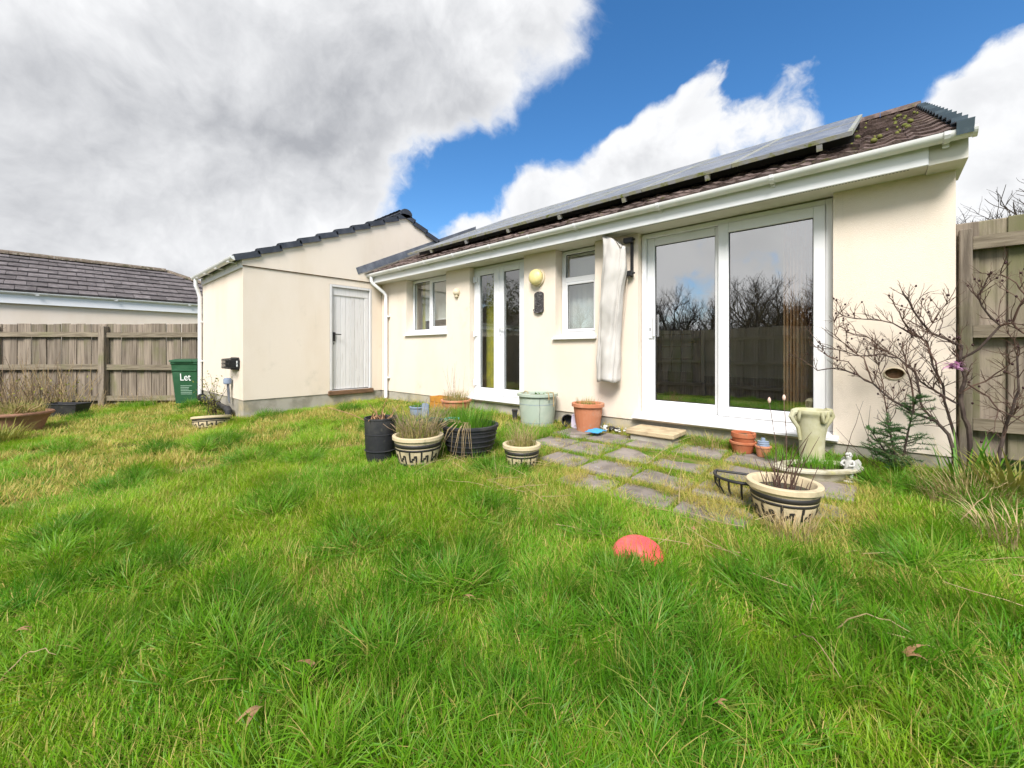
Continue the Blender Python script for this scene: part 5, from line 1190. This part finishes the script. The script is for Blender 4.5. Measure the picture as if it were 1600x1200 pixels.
# young conifer
cf = thing('young_conifer', 'small bushy green conifer sapling beneath the rose bush', 'conifer', on_y(1405, 745, 4.28))
b0 = Vector(WL[cf.name]); b0.z = gz(b0.x, b0.y); tops = [on_y(1432, 617, 4.25), on_y(1385, 655, 4.22), on_y(1360, 672, 4.18)]; st = MB(); nd = MB()
for tp_ in tops:
    st.tube([b0, b0.lerp(tp_, .5) + Vector((0, 0, .03)), tp_], [.008, .006, .003], 6)
    for k in range(36):
        f_ = U(.2, 1); c_ = b0.lerp(tp_, f_); a = U(0, 6.28); L = U(.07, .17) * (1.25 - f_ * .6); W_ = wander(c_, (math.cos(a), math.sin(a) * .7, U(.05, .5)), L, 4, .12)
        for w in W_: w.y = min(w.y, 4.64)
        st.tube(W_, [.003, .0028, .0025, .002, .0015], 5)
        for i in range(4):
            for j in range(20):
                q = W_[i].lerp(W_[i + 1], random.random()); d_ = (W_[i + 1] - W_[i]).normalized(); s_ = Vector((U(-1, 1), U(-1, 1), U(-.6, .9))).normalized(); e_ = (d_ * .8 + s_).normalized() * U(.018, .030); w_ = e_.cross(Vector((U(-1, 1), U(-1, 1), U(-1, 1)))).normalized() * .0022
                nd.add([q - w_, q + w_, q + e_], [(0, 1, 2)])
part('stem', st, 'bark', cf, True); part('needles', nd, 'conifer', cf, kind='stuff')
# leafy clumps by the right-hand fence and along the border
def leaf_clump(label, p, n, r, L, w, m, name='leafy_plant', sp=.8):
    m_ = MB()
    for k in range(n):
        a = U(0, 6.28); q = r * math.sqrt(random.random()); m_.blade((p[0] + q * math.cos(a), p[1] + q * math.sin(a), p[2] - .01), (math.cos(a) + U(-.5, .5), math.sin(a) + U(-.5, .5)), U(*L), U(*w), (U(.0, .35) * sp, U(.4, 1.7) * sp), 5)
    o_ = part(name, m_, m); tag(o_, label, 'plant'); return o_
def gp(u, Y): d_ = ray(u, 600); t = Y / d_.y; return (d_.x * t, Y, gz(d_.x * t, Y))
leaf_clump('clump of broad sword-shaped green leaves at the foot of the rose bush', gp(1500, 4.15), 15, .10, (.25, .5), (.018, .032), 'leaf_green', sp=.6)
leaf_clump('bright green sword-leaved clump under the right end fence rails', gp(1556, 4.3), 20, .14, (.22, .48), (.016, .03), 'leaf_green', sp=.75)
leaf_clump('yellow-green leafy clump at the fence end of the border', gp(1598, 4.1), 110, .18, (.15, .42), (.016, .034), 'leaf_yellow', sp=.9)
leaf_clump('untidy mix of dry and green weeds behind the largest key-patterned pot', (-3.72, 2.75, gz(-3.72, 2.75)), 420, .34, (.12, .38), (.004, .008), 'grass_dry', sp=.9)
leaf_clump('weeds growing between the blue-grey pot and the French doors', (-4.75, 3.95, gz(-4.75, 3.95)), 420, .4, (.10, .30), (.004, .009), 'grass_dry', sp=.9)
leaf_clump('dry grass growing round the foot of the pale green tub', (-3.2, 3.95, gz(-3.2, 3.95)), 300, .35, (.06, .2), (.003, .006), 'grass_dry', sp=1.0)
leaf_clump('dry weeds along the wall between the step and the stacked pots', (-1.27, 4.5, gz(-1.27, 4.5)), 260, .2, (.06, .2), (.003, .007), 'grass_dry', sp=1.1)
leaf_clump('pale dry grass in front of the key-patterned pot by the basket', (-.36, 2.80, gz(-.36, 2.80)), 200, .14, (.06, .2), (.002, .004), 'straw', sp=1.1)
leaf_clump('grass and weeds between the stone trough and the urn', (-.62, 4.25, gz(-.62, 4.25)), 200, .14, (.06, .2), (.003, .008), 'leaf_green', sp=1.0)
leaf_clump('mound of yellow-green moss and leaves beneath the conifer sapling', gp(1452, 4.05), 260, .17, (.05, .13), (.006, .012), 'leaf_yellow', sp=1.0)
leaf_clump('tangle of pale straw beside the sword-leaved clump', gp(1512, 3.85), 150, .13, (.12, .30), (.003, .006), 'straw', sp=1.3)
leaf_clump('pale seed-head tuft in the border beneath the rose bush', gp(1470, 3.8), 90, .08, (.06, .16), (.004, .007), 'straw', sp=.9)
leaf_clump('straw-coloured weed heap at the lawn edge by the right fence', gp(1600, 3.3), 150, .2, (.1, .3), (.004, .008), 'straw', sp=1.2)
leaf_clump('tangle of dry brown weed stems at the foot of the rose canes', gp(1530, 4.0), 220, .3, (.15, .45), (.003, .007), 'grass_dry', sp=1.2)
m_ = MB()
for k in range(11):
    p = gp(1330 + k * 9, 4.5); m_.tube(wander((p[0] + U(-.1, .1), p[1] + U(-.15, .05), p[2]), (U(-1.1, .2), U(-.3, .1), 1), U(.3, .65), 6, .14, -.03), [.003, .003, .0025, .002, .002, .0015, .001], 5)
o = part('dry_brambles', m_, 'bark_red'); tag(o, 'thin arching dry stems against the wall beside the urn', 'plant')
# bush in front of the flue on the store flank
fb_ = thing('small_shrub', 'sparse small-leaved shrub growing in front of the store waste pipe', 'shrub', (-8.75, 1.86, gz(-8.75, 1.86)))
st = MB(); lv = MB()
for k in range(16):
    W_ = wander((-8.75 + U(-.2, .15), 1.86 + U(-.05, .05), gz(-8.75, 1.86)), (U(-.4, .5), U(-.2, .12), 1), U(.35, .95), 6, .2); st.tube(W_, [.006, .005, .005, .004, .003, .002, .0015], 5)
    for j in range(20):
        q = W_[random.randint(1, 6)] + Vector((U(-.05, .05), U(-.05, .05), U(-.05, .05))); a = U(0, 6.28); lv.blade(q, (math.cos(a), math.sin(a)), U(.03, .05), U(.016, .028), (U(.5, 1.4), U(1.2, 2.2)), 2)
part('stem', st, 'bark', fb_); part('leaves', lv, 'leaf_yellow', fb_, kind='stuff')
# stems and weeds along the left fence
def weeds(label, s0, s1, n, L, m, dpt=9.0, w=.004, name='dry_weeds'):
    m_ = MB()
    for k in range(n):
        s_ = U(s0, s1); dd = dpt + U(-.45, .1); p = Vector((FX * dd + RX * s_, FY * dd + RY * s_, 0)); p.z = gz(p.x, p.y) - .02
        W_ = wander(p, (U(-.5, .5), U(-.3, .3), 1), U(*L), 6, .13, -.03); m_.tube(W_, [w, w * .9, w * .8, w * .7, w * .6, w * .5, w * .35], 5)
        if random.random() < .6:
            q = W_[3]; m_.tube(wander(q, (U(-1, 1), U(-.4, .4), .8), U(.15, .45), 4, .15), [w * .6, w * .5, w * .4, w * .3, w * .2], 4)
    o_ = part(name, m_, m); tag(o_, label, 'weeds'); return o_
weeds('tall pale dead stems leaning on the fence above the black trough', -11.6, -9.2, 110, (.5, 1.25), 'straw', w=.0065)
weeds('brown twiggy growth in front of the fence beside the terracotta bowl', -13.6, -10.0, 130, (.5, 1.45), 'twig', w=.007)
weeds('reddish brown bramble stems against the fence', -12.5, -9.6, 40, (.4, 1.1), 'bark_red', w=.005)
weeds('low dry stalks at the foot of the fence by the wheelie bin', -9.1, -7.4, 34, (.15, .5), 'straw', w=.004)
m_ = MB()
for k in range(600):
    s_ = U(-13.3, -9.2); dd = 8.9 + U(-.5, .1); p = Vector((FX * dd + RX * s_, FY * dd + RY * s_, 0)); zt = gz(p.x, p.y); a = U(0, 6.28); m_.blade((p.x, p.y, zt + U(.1, .9) * random.random()), (math.cos(a), math.sin(a)), U(.04, .08), U(.02, .04), (U(.4, 1.4), U(1.2, 2)), 2)
o = part('bramble_leaves', m_, 'leaf_yellow', None, kind='stuff'); tag(o, 'scattered yellow-green bramble leaves in front of the fence', 'leaves')
leaf_clump('yellowish shrubby growth in front of the brown terracotta bowl', (-8.95, -.55, gz(-8.95, -.55) + .05), 300, .28, (.1, .34), (.008, .02), 'leaf_yellow', sp=1.1)
# overhanging bare shrub at far left
ls = thing('bare_shrub', 'bare twiggy shrub reaching in over the fence near the terracotta bowl', 'shrub', (-10.4, -1.3, gz(-10.4, -1.3)))
st = MB(); tw = MB()
for k in range(9):
    W_ = wander((-10.4, -1.3, gz(-10.4, -1.3) - .03), (U(-.35, .35), U(-.3, .5), 1), U(1.3, 2.0), 7, .12); st.tube(W_, [.014, .013, .012, .010, .008, .006, .004, .002], 6)
    for j in range(9):
        q = W_[random.randint(2, 7)]; V_ = wander(q, (U(-.6, .9), U(-.4, 1), U(-.2, .5)), U(.3, .7), 5, .2); tw.tube(V_, [.005, .004, .004, .003, .002, .001], 5)
        for i in range(2): tw.tube(wander(V_[random.randint(1, 4)], (U(-1, 1), U(-1, 1), U(-.3, .8)), U(.1, .3), 3, .2), .002, 4)
part('stem', st, 'bark', ls, True); part('twigs', tw, 'bark_red', ls, kind='stuff')

# ------------------------------------------------------------------ trees
def gen_tree(H, seed, spread=1.0):
    rs = random.Random(seed); tr = MB(); cr = MB()
    def grow(p, d_, L, r_, lev):
        n = 4; pts = [p]; q = p.copy(); dd = d_.copy()
        for i in range(n):
            dd = (dd + Vector((rs.uniform(-.26, .26), rs.uniform(-.26, .26), rs.uniform(-.14, .22)))).normalized(); q = q + dd * (L / n); pts.append(q.copy())
        (tr if lev >= 5 else cr).tube(pts, [r_ * (1 - .45 * i / n) for i in range(n + 1)], 6 if lev >= 4 else (4 if lev > 1 else 3), False)
        if lev == 0: return
        for k in range(4 if lev > 1 else 4):
            i = rs.choice((2, 3, 4, 4)); a = rs.uniform(0, 6.28); s_ = Vector((math.cos(a), math.sin(a), rs.uniform(-.1, .7))) * rs.uniform(.6, 1.15) * spread
            grow(pts[i].copy(), (dd + s_).normalized(), L * rs.uniform(.6, .82), r_ * rs.uniform(.42, .6), lev - 1)
    grow(Vector((0, 0, 0)), Vector((rs.uniform(-.15, .15), rs.uniform(-.15, .15), 1)), H * .30, H * .028, 5)
    return to_mesh('trunk', tr, 'tree_bark', True), to_mesh('crown', cr, 'tree_bark')
TRE = [gen_tree(6.0, s_) for s_ in (11, 23, 37)]
def tree(label, x, y, H, v, rz):
    e = thing('bare_tree', label, 'tree', (x, y, gz(x, y) - .05), 'leafless trees beyond the garden fences', rz=rz); e.scale = (H / 6,) * 3
    for nm, me_ in zip(('trunk', 'crown'), TRE[v]): link(bpy.data.objects.new(nm, me_), e)
for k, (x, y, H) in enumerate(((-11.5, -9.5, 5.0), (-9.0, -11, 5.6), (-7.2, -8.6, 5.4), (-5.2, -10, 5.0), (-3.8, -8.4, 5.8), (-2.0, -9.5, 5.4), (-.4, -8.5, 6.2), (1.2, -10, 6.0), (-13.5, -11, 5.4), (3.2, -9, 5.6), (-6.2, -12, 5.8), (-4.6, -13, 6.0), (-2.8, -12.5, 6.4), (-1.2, -13, 6.4), (-8.2, -14, 6.2), (.4, -12, 6.6), (-10.4, -13.5, 6.0))):
    tree('leafless twisted tree in the row beyond the plain board fence', x, y, H, k % 3, k * 1.9)
tree('bare tree showing its twig tips above the fence by the rose bush', 2.15, 11.0, 5.6, 0, .4)
tree('lower bare tree behind the house end and the tall board fence', 1.75, 14.0, 5.2, 1, 2.0)
# dark evergreen seen only as a reflection in the French doors
ev = thing('evergreen_tree', 'dense dark evergreen tree beyond the plain board fence', 'tree', (-17.5, -9.5, gz(-17, -9.5)))
part('trunk', MB().tube([(-17.5, -9.5, -.6), (-17.4, -9.5, 1.5), (-17.5, -9.4, 4)], [.16, .13, .05], 8), 'tree_bark', ev, True)
m_ = MB()
for k in range(5000):
    v_ = Vector((random.gauss(0, 1), random.gauss(0, 1), random.gauss(0, 1))).normalized() * random.random() ** .4; c_ = Vector((-17.5 + v_.x * 2.6, -9.5 + v_.y * 2.4, 2.9 + v_.z * 2.6)); c_ += Vector((mnoise.noise(c_ * .9), mnoise.noise(c_ * .9 + Vector((9, 0, 0))), mnoise.noise(c_ * .9 + Vector((0, 9, 0))))) * .9
    a = U(0, 6.28); m_.blade(c_, (math.cos(a), math.sin(a)), U(.12, .22), U(.07, .13), (U(.3, 1.8), U(1, 2.4)), 2)
part('crown', m_, 'ivy', ev)

# ------------------------------------------------------------------ lawn
def grass_material(name, g1, g2, dry):
    m = bpy.data.materials.new(name); m.use_nodes = True; t = m.node_tree; b = t.nodes['Principled BSDF']; b.inputs['Roughness'].default_value = .45; b.inputs['Specular IOR Level'].default_value = .28
    at = N(t, 'ShaderNodeAttribute', attribute_name='tone'); oi = N(t, 'ShaderNodeObjectInfo'); ge = N(t, 'ShaderNodeNewGeometry')
    nz = N(t, 'ShaderNodeTexNoise', i_2=1.1, i_3=4.0, i_4=.6); t.links.new(ge.outputs['Position'], nz.inputs[0])
    f1 = M(t, 'ADD', M(t, 'MULTIPLY', smooth(t, nz.outputs[0], .38, .64), .75), M(t, 'MULTIPLY', M(t, 'SUBTRACT', oi.outputs['Random'], .5), .45), clamp=True)
    x = N(t, 'ShaderNodeMix', data_type='RGBA'); t.links.new(f1, x.inputs[0]); x.inputs[6].default_value = (*g1, 1); x.inputs[7].default_value = (*g2, 1)
    y = N(t, 'ShaderNodeMix', data_type='RGBA'); t.links.new(at.outputs['Fac'], y.inputs[0]); t.links.new(x.outputs[2], y.inputs[6]); y.inputs[7].default_value = (*dry, 1)
    t.links.new(y.outputs[2], b.inputs['Base Color'])
    tr = N(t, 'ShaderNodeBsdfTranslucent'); t.links.new(y.outputs[2], tr.inputs[0]); mx = N(t, 'ShaderNodeMixShader'); mx.inputs[0].default_value = .42
    t.links.new(b.outputs[0], mx.inputs[1]); t.links.new(tr.outputs[0], mx.inputs[2]); t.links.new(mx.outputs[0], t.nodes['Material Output'].inputs[0]); MATS[name] = m
grass_material('lawn_green', (.130, .355, .008), (.285, .455, .010), (.60, .47, .14))
grass_material('lawn_lush', (.075, .250, .009), (.175, .375, .011), (.56, .45, .14))
def clump(name, n, r, L, w, lean, dryp, m, seg=4, flat=0):
    V, Fc, T = [], [], []; rs = np.random
    for k in range(n):
        a = rs.uniform(0, 2 * math.pi); q = r * math.sqrt(rs.uniform()); p = Vector((q * math.cos(a), q * math.sin(a), -.015))
        b = a + rs.normal(0, .7); d_ = Vector((math.cos(b), math.sin(b), 0)); sd_ = Vector((-d_.y, d_.x, 0))
        c0 = rs.uniform(-.5, .5); sd_ = (sd_ * math.cos(c0) + d_ * math.sin(c0))
        LL = rs.uniform(*L); ww = rs.uniform(*w); a0 = rs.uniform(0, .4) * lean[0]; a1 = rs.uniform(.3, 1) * lean[1]; tone = float(np.clip(rs.beta(.5, 3) * .6 + (rs.uniform(.6, 1) if rs.uniform() < dryp else 0), 0, 1)); o_ = len(V); pp = p.copy()
        for i in range(seg + 1):
            f_ = i / seg; wd = ww * (.55 + .45 * min(1, f_ * 3)) * (1 - f_ ** 2.2) * .5 + .0003; V += [tuple(pp - sd_ * wd), tuple(pp + sd_ * wd)]
            tt = min(1, tone + .28 * max(0, .35 - f_)); T += [tt, tt]
            an = a0 + (a1 - a0) * f_; pp = pp + (d_ * math.sin(an) + Vector((0, 0, 1)) * math.cos(an)) * (LL / seg)
        Fc += [(o_ + 2 * i, o_ + 2 * i + 1, o_ + 2 * i + 3, o_ + 2 * i + 2) for i in range(seg)]
    me = bpy.data.meshes.new(name); me.from_pydata(V, [], Fc); me.materials.append(MATS[m]); at = me.attributes.new('tone', 'FLOAT', 'POINT'); at.data.foreach_set('value', T); me.shade_smooth()
    return bpy.data.objects.new(name, me)
gcol = bpy.data.collections.new('grass_clumps'); kinds = []
def addk(lst):
    ids = []
    for o_ in lst: gcol.objects.link(o_); ids.append(len(kinds)); kinds.append(o_)
    return ids
K_short = addk([clump('clump_%02d' % i, 50, .075, (.03, .095), (.0022, .0042), (1.2, 1.8), .16, 'lawn_green') for i in range(4)])
K_mid = addk([clump('clump_%02d' % (4 + i), 48, .065, (.06, .145), (.0026, .005), (1.2, 2.3), .12, 'lawn_green') for i in range(4)])
K_long = addk([clump('clump_%02d' % (8 + i), 50, .055, (.11, .25), (.003, .0058), (1.1, 2.5), .07, 'lawn_lush', 5) for i in range(4)])
K_dry = addk([clump('clump_%02d' % (12 + i), 38, .08, (.04, .14), (.0018, .0036), (2.8, 2.2), .85, 'lawn_green') for i in range(3)])
K_moss = addk([clump('clump_%02d' % (30 + i), 90, .085, (.012, .045), (.002, .004), (2.2, 2.4), .22, 'lawn_green', 2) for i in range(2)])
K_leaf = addk([clump('clump_%02d' % (34 + i), 22, .06, (.03, .06), (.012, .022), (2.4, 1.8), .04, 'lawn_lush', 3) for i in range(2)])
K_far = addk([clump('clump_%02d' % (15 + i), 36, .10, (.03, .10), (.004, .008), (1.2, 1.8), .16, 'lawn_green', 3) for i in range(3)])
K_fard = addk([clump('clump_%02d' % (18 + i), 26, .11, (.04, .12), (.004, .007), (2.2, 2.0), .8, 'lawn_green', 3) for i in range(2)])
def inb(x, y):
    if y > YW - .03 and x > XG: return True
    if x < XG + .03 and x > XB - .03 and y > YG - .03: return True
    for (a, b, r_) in PR:
        if (x - a) ** 2 + (y - b) ** 2 < r_ * r_: return True
    if -2.1 < x < -1.57 and y > 4.24: return True
    return False
def onslab(x, y): return any(a + .015 < x < c - .015 and b + .015 < y < d_ - .015 for a, b, c, d_ in slabs)
P_, Rt, Sc, Ix = [], [], [], []
def putg(x, y, k, s_, lean=(0, 0), tilt=0, dz=0):
    P_.append((x, y, gz(x, y) + dz)); a = U(0, 6.28)
    if tilt:
        # lean the clump towards a direction: rotate about the horizontal axis perpendicular to it
        ax = Vector((-lean[1], lean[0], 0)); q = Matrix.Rotation(tilt, 3, ax.normalized()) @ Matrix.Rotation(a, 3, 'Z') if ax.length > 1e-4 else Matrix.Rotation(a, 3, 'Z'); Rt.append(tuple(q.to_euler()))
    else: Rt.append((U(-.12, .12), U(-.12, .12), a))
    Sc.append(s_); Ix.append(k)
def nz2(x, y, s_, o_=0): return mnoise.noise(Vector((x * s_, y * s_, o_)))
# tussocks seen in the photograph, then more at random
TUS = [(590, 1010, .34), (700, 880, .26), (1030, 945, .24), (1110, 1090, .30), (860, 960, .24), (1380, 1110, .30), (200, 760, .3), (560, 840, .26), (1200, 905, .24), (430, 800, .24), (360, 960, .25), (800, 1130, .3), (1290, 960, .25), (100, 1040, .3), (930, 830, .2), (1450, 880, .25), (240, 900, .26), (660, 1120, .28), (500, 1160, .25), (1010, 1170, .28), (1540, 1010, .28), (760, 800, .2), (480, 720, .22), (880, 690, .16), (1400, 760, .2), (330, 700, .25), (130, 860, .3), (1560, 800, .22), (960, 905, .14)]
tus = [(on_g(u, v), r_) for u, v, r_ in TUS]
for k in range(70):
    x, y = U(-12.5, 3), U(-3, 4.2)
    if not inb(x, y) and not (-2.7 < x < 0 and y > 2.8): tus.append((Vector((x, y, 0)), U(.12, .28)))
for c_, r_ in tus:
    if (c_.x ** 2 + c_.y ** 2) < .35 ** 2: continue
    for k in range(int(13 + 260 * r_ * r_ + 25 * r_)):
        a = U(0, 6.28); q = r_ * math.sqrt(random.random()); x, y = c_.x + q * math.cos(a), c_.y + q * math.sin(a)
        if inb(x, y) or onslab(x, y) or x * x + y * y < .12: continue
        putg(x, y, random.choice(K_long), U(.62, 1.0), (math.cos(a), math.sin(a)), .2 + .75 * q / r_, .035 * (1 - q / r_))
# in front of the ball
for k in range(34):
    a = U(-1.0, 1.0); q = U(.15, .27); fa = math.atan2(-bc.y, -bc.x) + a; x, y = bc.x + q * math.cos(fa), bc.y + q * math.sin(fa); putg(x, y, random.choice(K_long), U(.5, .78), (math.cos(fa), math.sin(fa)), .12)
def scatter(x0, x1, y0, y1, fn, step):
    ny = int((y1 - y0) / step); nx_ = int((x1 - x0) / step)
    for j in range(ny):
        for i in range(nx_):
            x = x0 + (i + random.random()) * step; y = y0 + (j + random.random()) * step; fn(x, y)
def depth(x, y): return x * FX + y * FY
def base(x, y):
    if inb(x, y): return
    d_ = math.hypot(x, y)
    if d_ < .25: return
    dep = depth(x, y); side = x * RX + y * RY
    near = d_ < 5.0
    if not near and random.random() > .42: return
    if d_ > 9 and random.random() > .7: return
    out = dep < -.3 or abs(side) > 1.5 * max(.6, dep) + .8
    if out and random.random() > .22: return
    os_ = onslab(x, y)
    if os_:
        if (y < 3.5 and x > -1.1 or y < 3.1) and nz2(x, y, 4, 3.3) > -.1 and random.random() < .5: putg(x, y, random.choice(K_dry), U(.5, .85), dz=.03)
        elif nz2(x, y, 3.1, 6.1) > .22 and random.random() < .3: putg(x, y, random.choice(K_dry + K_moss), U(.4, .7), dz=.02)
        return
    inpav = -2.95 < x < .05 and 2.7 < y < 4.5
    d1 = nz2(x, y, .9, 1.7) * .6 + nz2(x, y, 2.6, 4.2) * .5
    # drier, thinner turf round the paving and along the walls
    dryness = .05 + .42 * max(0, d1) + (.40 if (-3.2 < x < .6 and 2.2 < y < 2.9) else 0) + (.25 if y > 4.2 and x < -2.6 else 0) + (.3 if (-9.6 < x < -7.8 and 1.2 < y < 2.1) else 0) + (.12 if x < -9.5 and y > .5 else 0)
    if inpav:
        if random.random() < (.45 if y < 3.2 or x > -1.05 else .12): putg(x, y, random.choice(K_dry), U(.5, .9)); return
        if random.random() < .75: putg(x, y, random.choice(K_short + K_leaf), U(.45, .85))
        return
    if near:
        if random.random() < dryness: putg(x, y, random.choice(K_dry), U(.7, 1.1))
        else:
            h_ = nz2(x, y, 1.4, 8.8)
            if random.random() < .35: putg(x, y, random.choice(K_moss), U(.8, 1.2))
            if nz2(x, y, 2.2, 14.4) > .42 and random.random() < .35: putg(x, y, random.choice(K_leaf), U(.7, 1.2))
            if h_ > .12: putg(x, y, random.choice(K_mid), U(.6, 1.1), (nz2(x, y, .7, 20), nz2(x, y, .7, 30)), U(.05, .45))
            else: putg(x, y, random.choice(K_short), U(.7, 1.2))
    else:
        if random.random() < dryness * .8: putg(x, y, random.choice(K_fard), U(.8, 1.2))
        elif nz2(x, y, 1.4, 8.8) > .18: putg(x, y, random.choice(K_mid), U(.6, 1.0), (nz2(x, y, .7, 20), nz2(x, y, .7, 30)), U(.05, .4))
        else: putg(x, y, random.choice(K_far), U(.75, 1.2))
scatter(-15.5, 5.0, -3.5, 4.66, base, .040)
me = bpy.data.meshes.new('lawn_grass'); me.from_pydata(P_, [], [])
at = me.attributes.new('rot', 'FLOAT_VECTOR', 'POINT'); at.data.foreach_set('vector', np.array(Rt, dtype=np.float32).ravel())
at = me.attributes.new('scl', 'FLOAT', 'POINT'); at.data.foreach_set('value', np.array(Sc, dtype=np.float32))
at = me.attributes.new('idx', 'INT', 'POINT'); at.data.foreach_set('value', np.array(Ix, dtype=np.int32))
go = bpy.data.objects.new('lawn_grass', me); link(go); tag(go, 'uneven overgrown green lawn grass with tussocks and dry straw', 'grass', kind='stuff')
ng_ = bpy.data.node_groups.new('scatter_grass', 'GeometryNodeTree'); ng_.interface.new_socket('Geometry', in_out='INPUT', socket_type='NodeSocketGeometry'); ng_.interface.new_socket('Geometry', in_out='OUTPUT', socket_type='NodeSocketGeometry')
gi, go_ = ng_.nodes.new('NodeGroupInput'), ng_.nodes.new('NodeGroupOutput'); ip = ng_.nodes.new('GeometryNodeInstanceOnPoints'); ci = ng_.nodes.new('GeometryNodeCollectionInfo'); ci.inputs[0].default_value = gcol; ci.inputs['Separate Children'].default_value = True; ci.inputs['Reset Children'].default_value = True
def natt(nm, ty): n_ = ng_.nodes.new('GeometryNodeInputNamedAttribute'); n_.data_type = ty; n_.inputs[0].default_value = nm; return n_
ar_, as_, ai_ = natt('rot', 'FLOAT_VECTOR'), natt('scl', 'FLOAT'), natt('idx', 'INT'); er = ng_.nodes.new('FunctionNodeEulerToRotation')
L_ = ng_.links; L_.new(gi.outputs[0], ip.inputs['Points']); L_.new(ci.outputs[0], ip.inputs['Instance']); ip.inputs['Pick Instance'].default_value = True
L_.new(ai_.outputs[0], ip.inputs['Instance Index']); L_.new(ar_.outputs[0], er.inputs[0]); L_.new(er.outputs[0], ip.inputs['Rotation']); L_.new(as_.outputs[0], ip.inputs['Scale']); L_.new(ip.outputs[0], go_.inputs[0])
go.modifiers.new('scatter', 'NODES').node_group = ng_
print('grass clumps', len(P_))
# fallen leaves and twigs on the lawn
def leaf(label, u, v, s_, dz=.10):
    p = on_g(u, v + 25); m_ = MB(); a = U(0, 6.28)
    for k in range(2): m_.blade((0, 0, 0), (math.cos(a + k * .5), math.sin(a + k * .5)), s_ * U(1.1, 1.7), s_ * .42, (U(.7, 1.2), U(1.8, 3.0)), 6)
    plant('fallen_leaf', label, m_, 'brown_leaf', (p.x, p.y, p.z + dz), 'leaf', 'fallen leaves on the lawn')
for u, v, s_ in ((405, 1130, .05), (490, 1060, .04), (725, 942, .035), (1415, 1045, .05), (1115, 1125, .035), (1085, 830, .03), (25, 1000, .035)): leaf('curled brown fallen leaf lying on the long grass', u, v, s_)
m_ = MB()
for k in range(60):
    x, y = U(-3.0, .6), U(2.0, 3.0); a = U(0, 6.28); m_.tube(wander((x, y, gz(x, y) + U(.04, .1)), (math.cos(a), math.sin(a), U(-.1, .35)), U(.12, .4), 4, .15, -.03), [.0022, .002, .0018, .0014, .001], 4)
for (u0, v0_, u1, v1) in ((1040, 770, 1085, 690), (1015, 715, 1065, 765), (1500, 830, 1600, 780), (0, 1090, 90, 1085), (1300, 1010, 1420, 1050), (1240, 1020, 1310, 1130), (1010, 735, 1100, 700), (1060, 800, 1075, 690)):
    p, q = on_g(u0, v0_), on_g(u1, v1); p.z += .06; q = p.lerp(q, min(1, .9 / max(.01, (q - p).length))); q.z += .14; m_.tube([p.lerp(q, k / 8) + Vector((U(-.006, .006), U(-.006, .006), .05 * math.sin(math.pi * k / 8) * U(.8, 1.2))) for k in range(9)], [.0026 - .0002 * k for k in range(9)], 5)
o = part('straw_stalks', m_, 'straw', None, kind='stuff'); tag(o, 'loose dry straw stalks lying round the paving and lawn', 'straw')
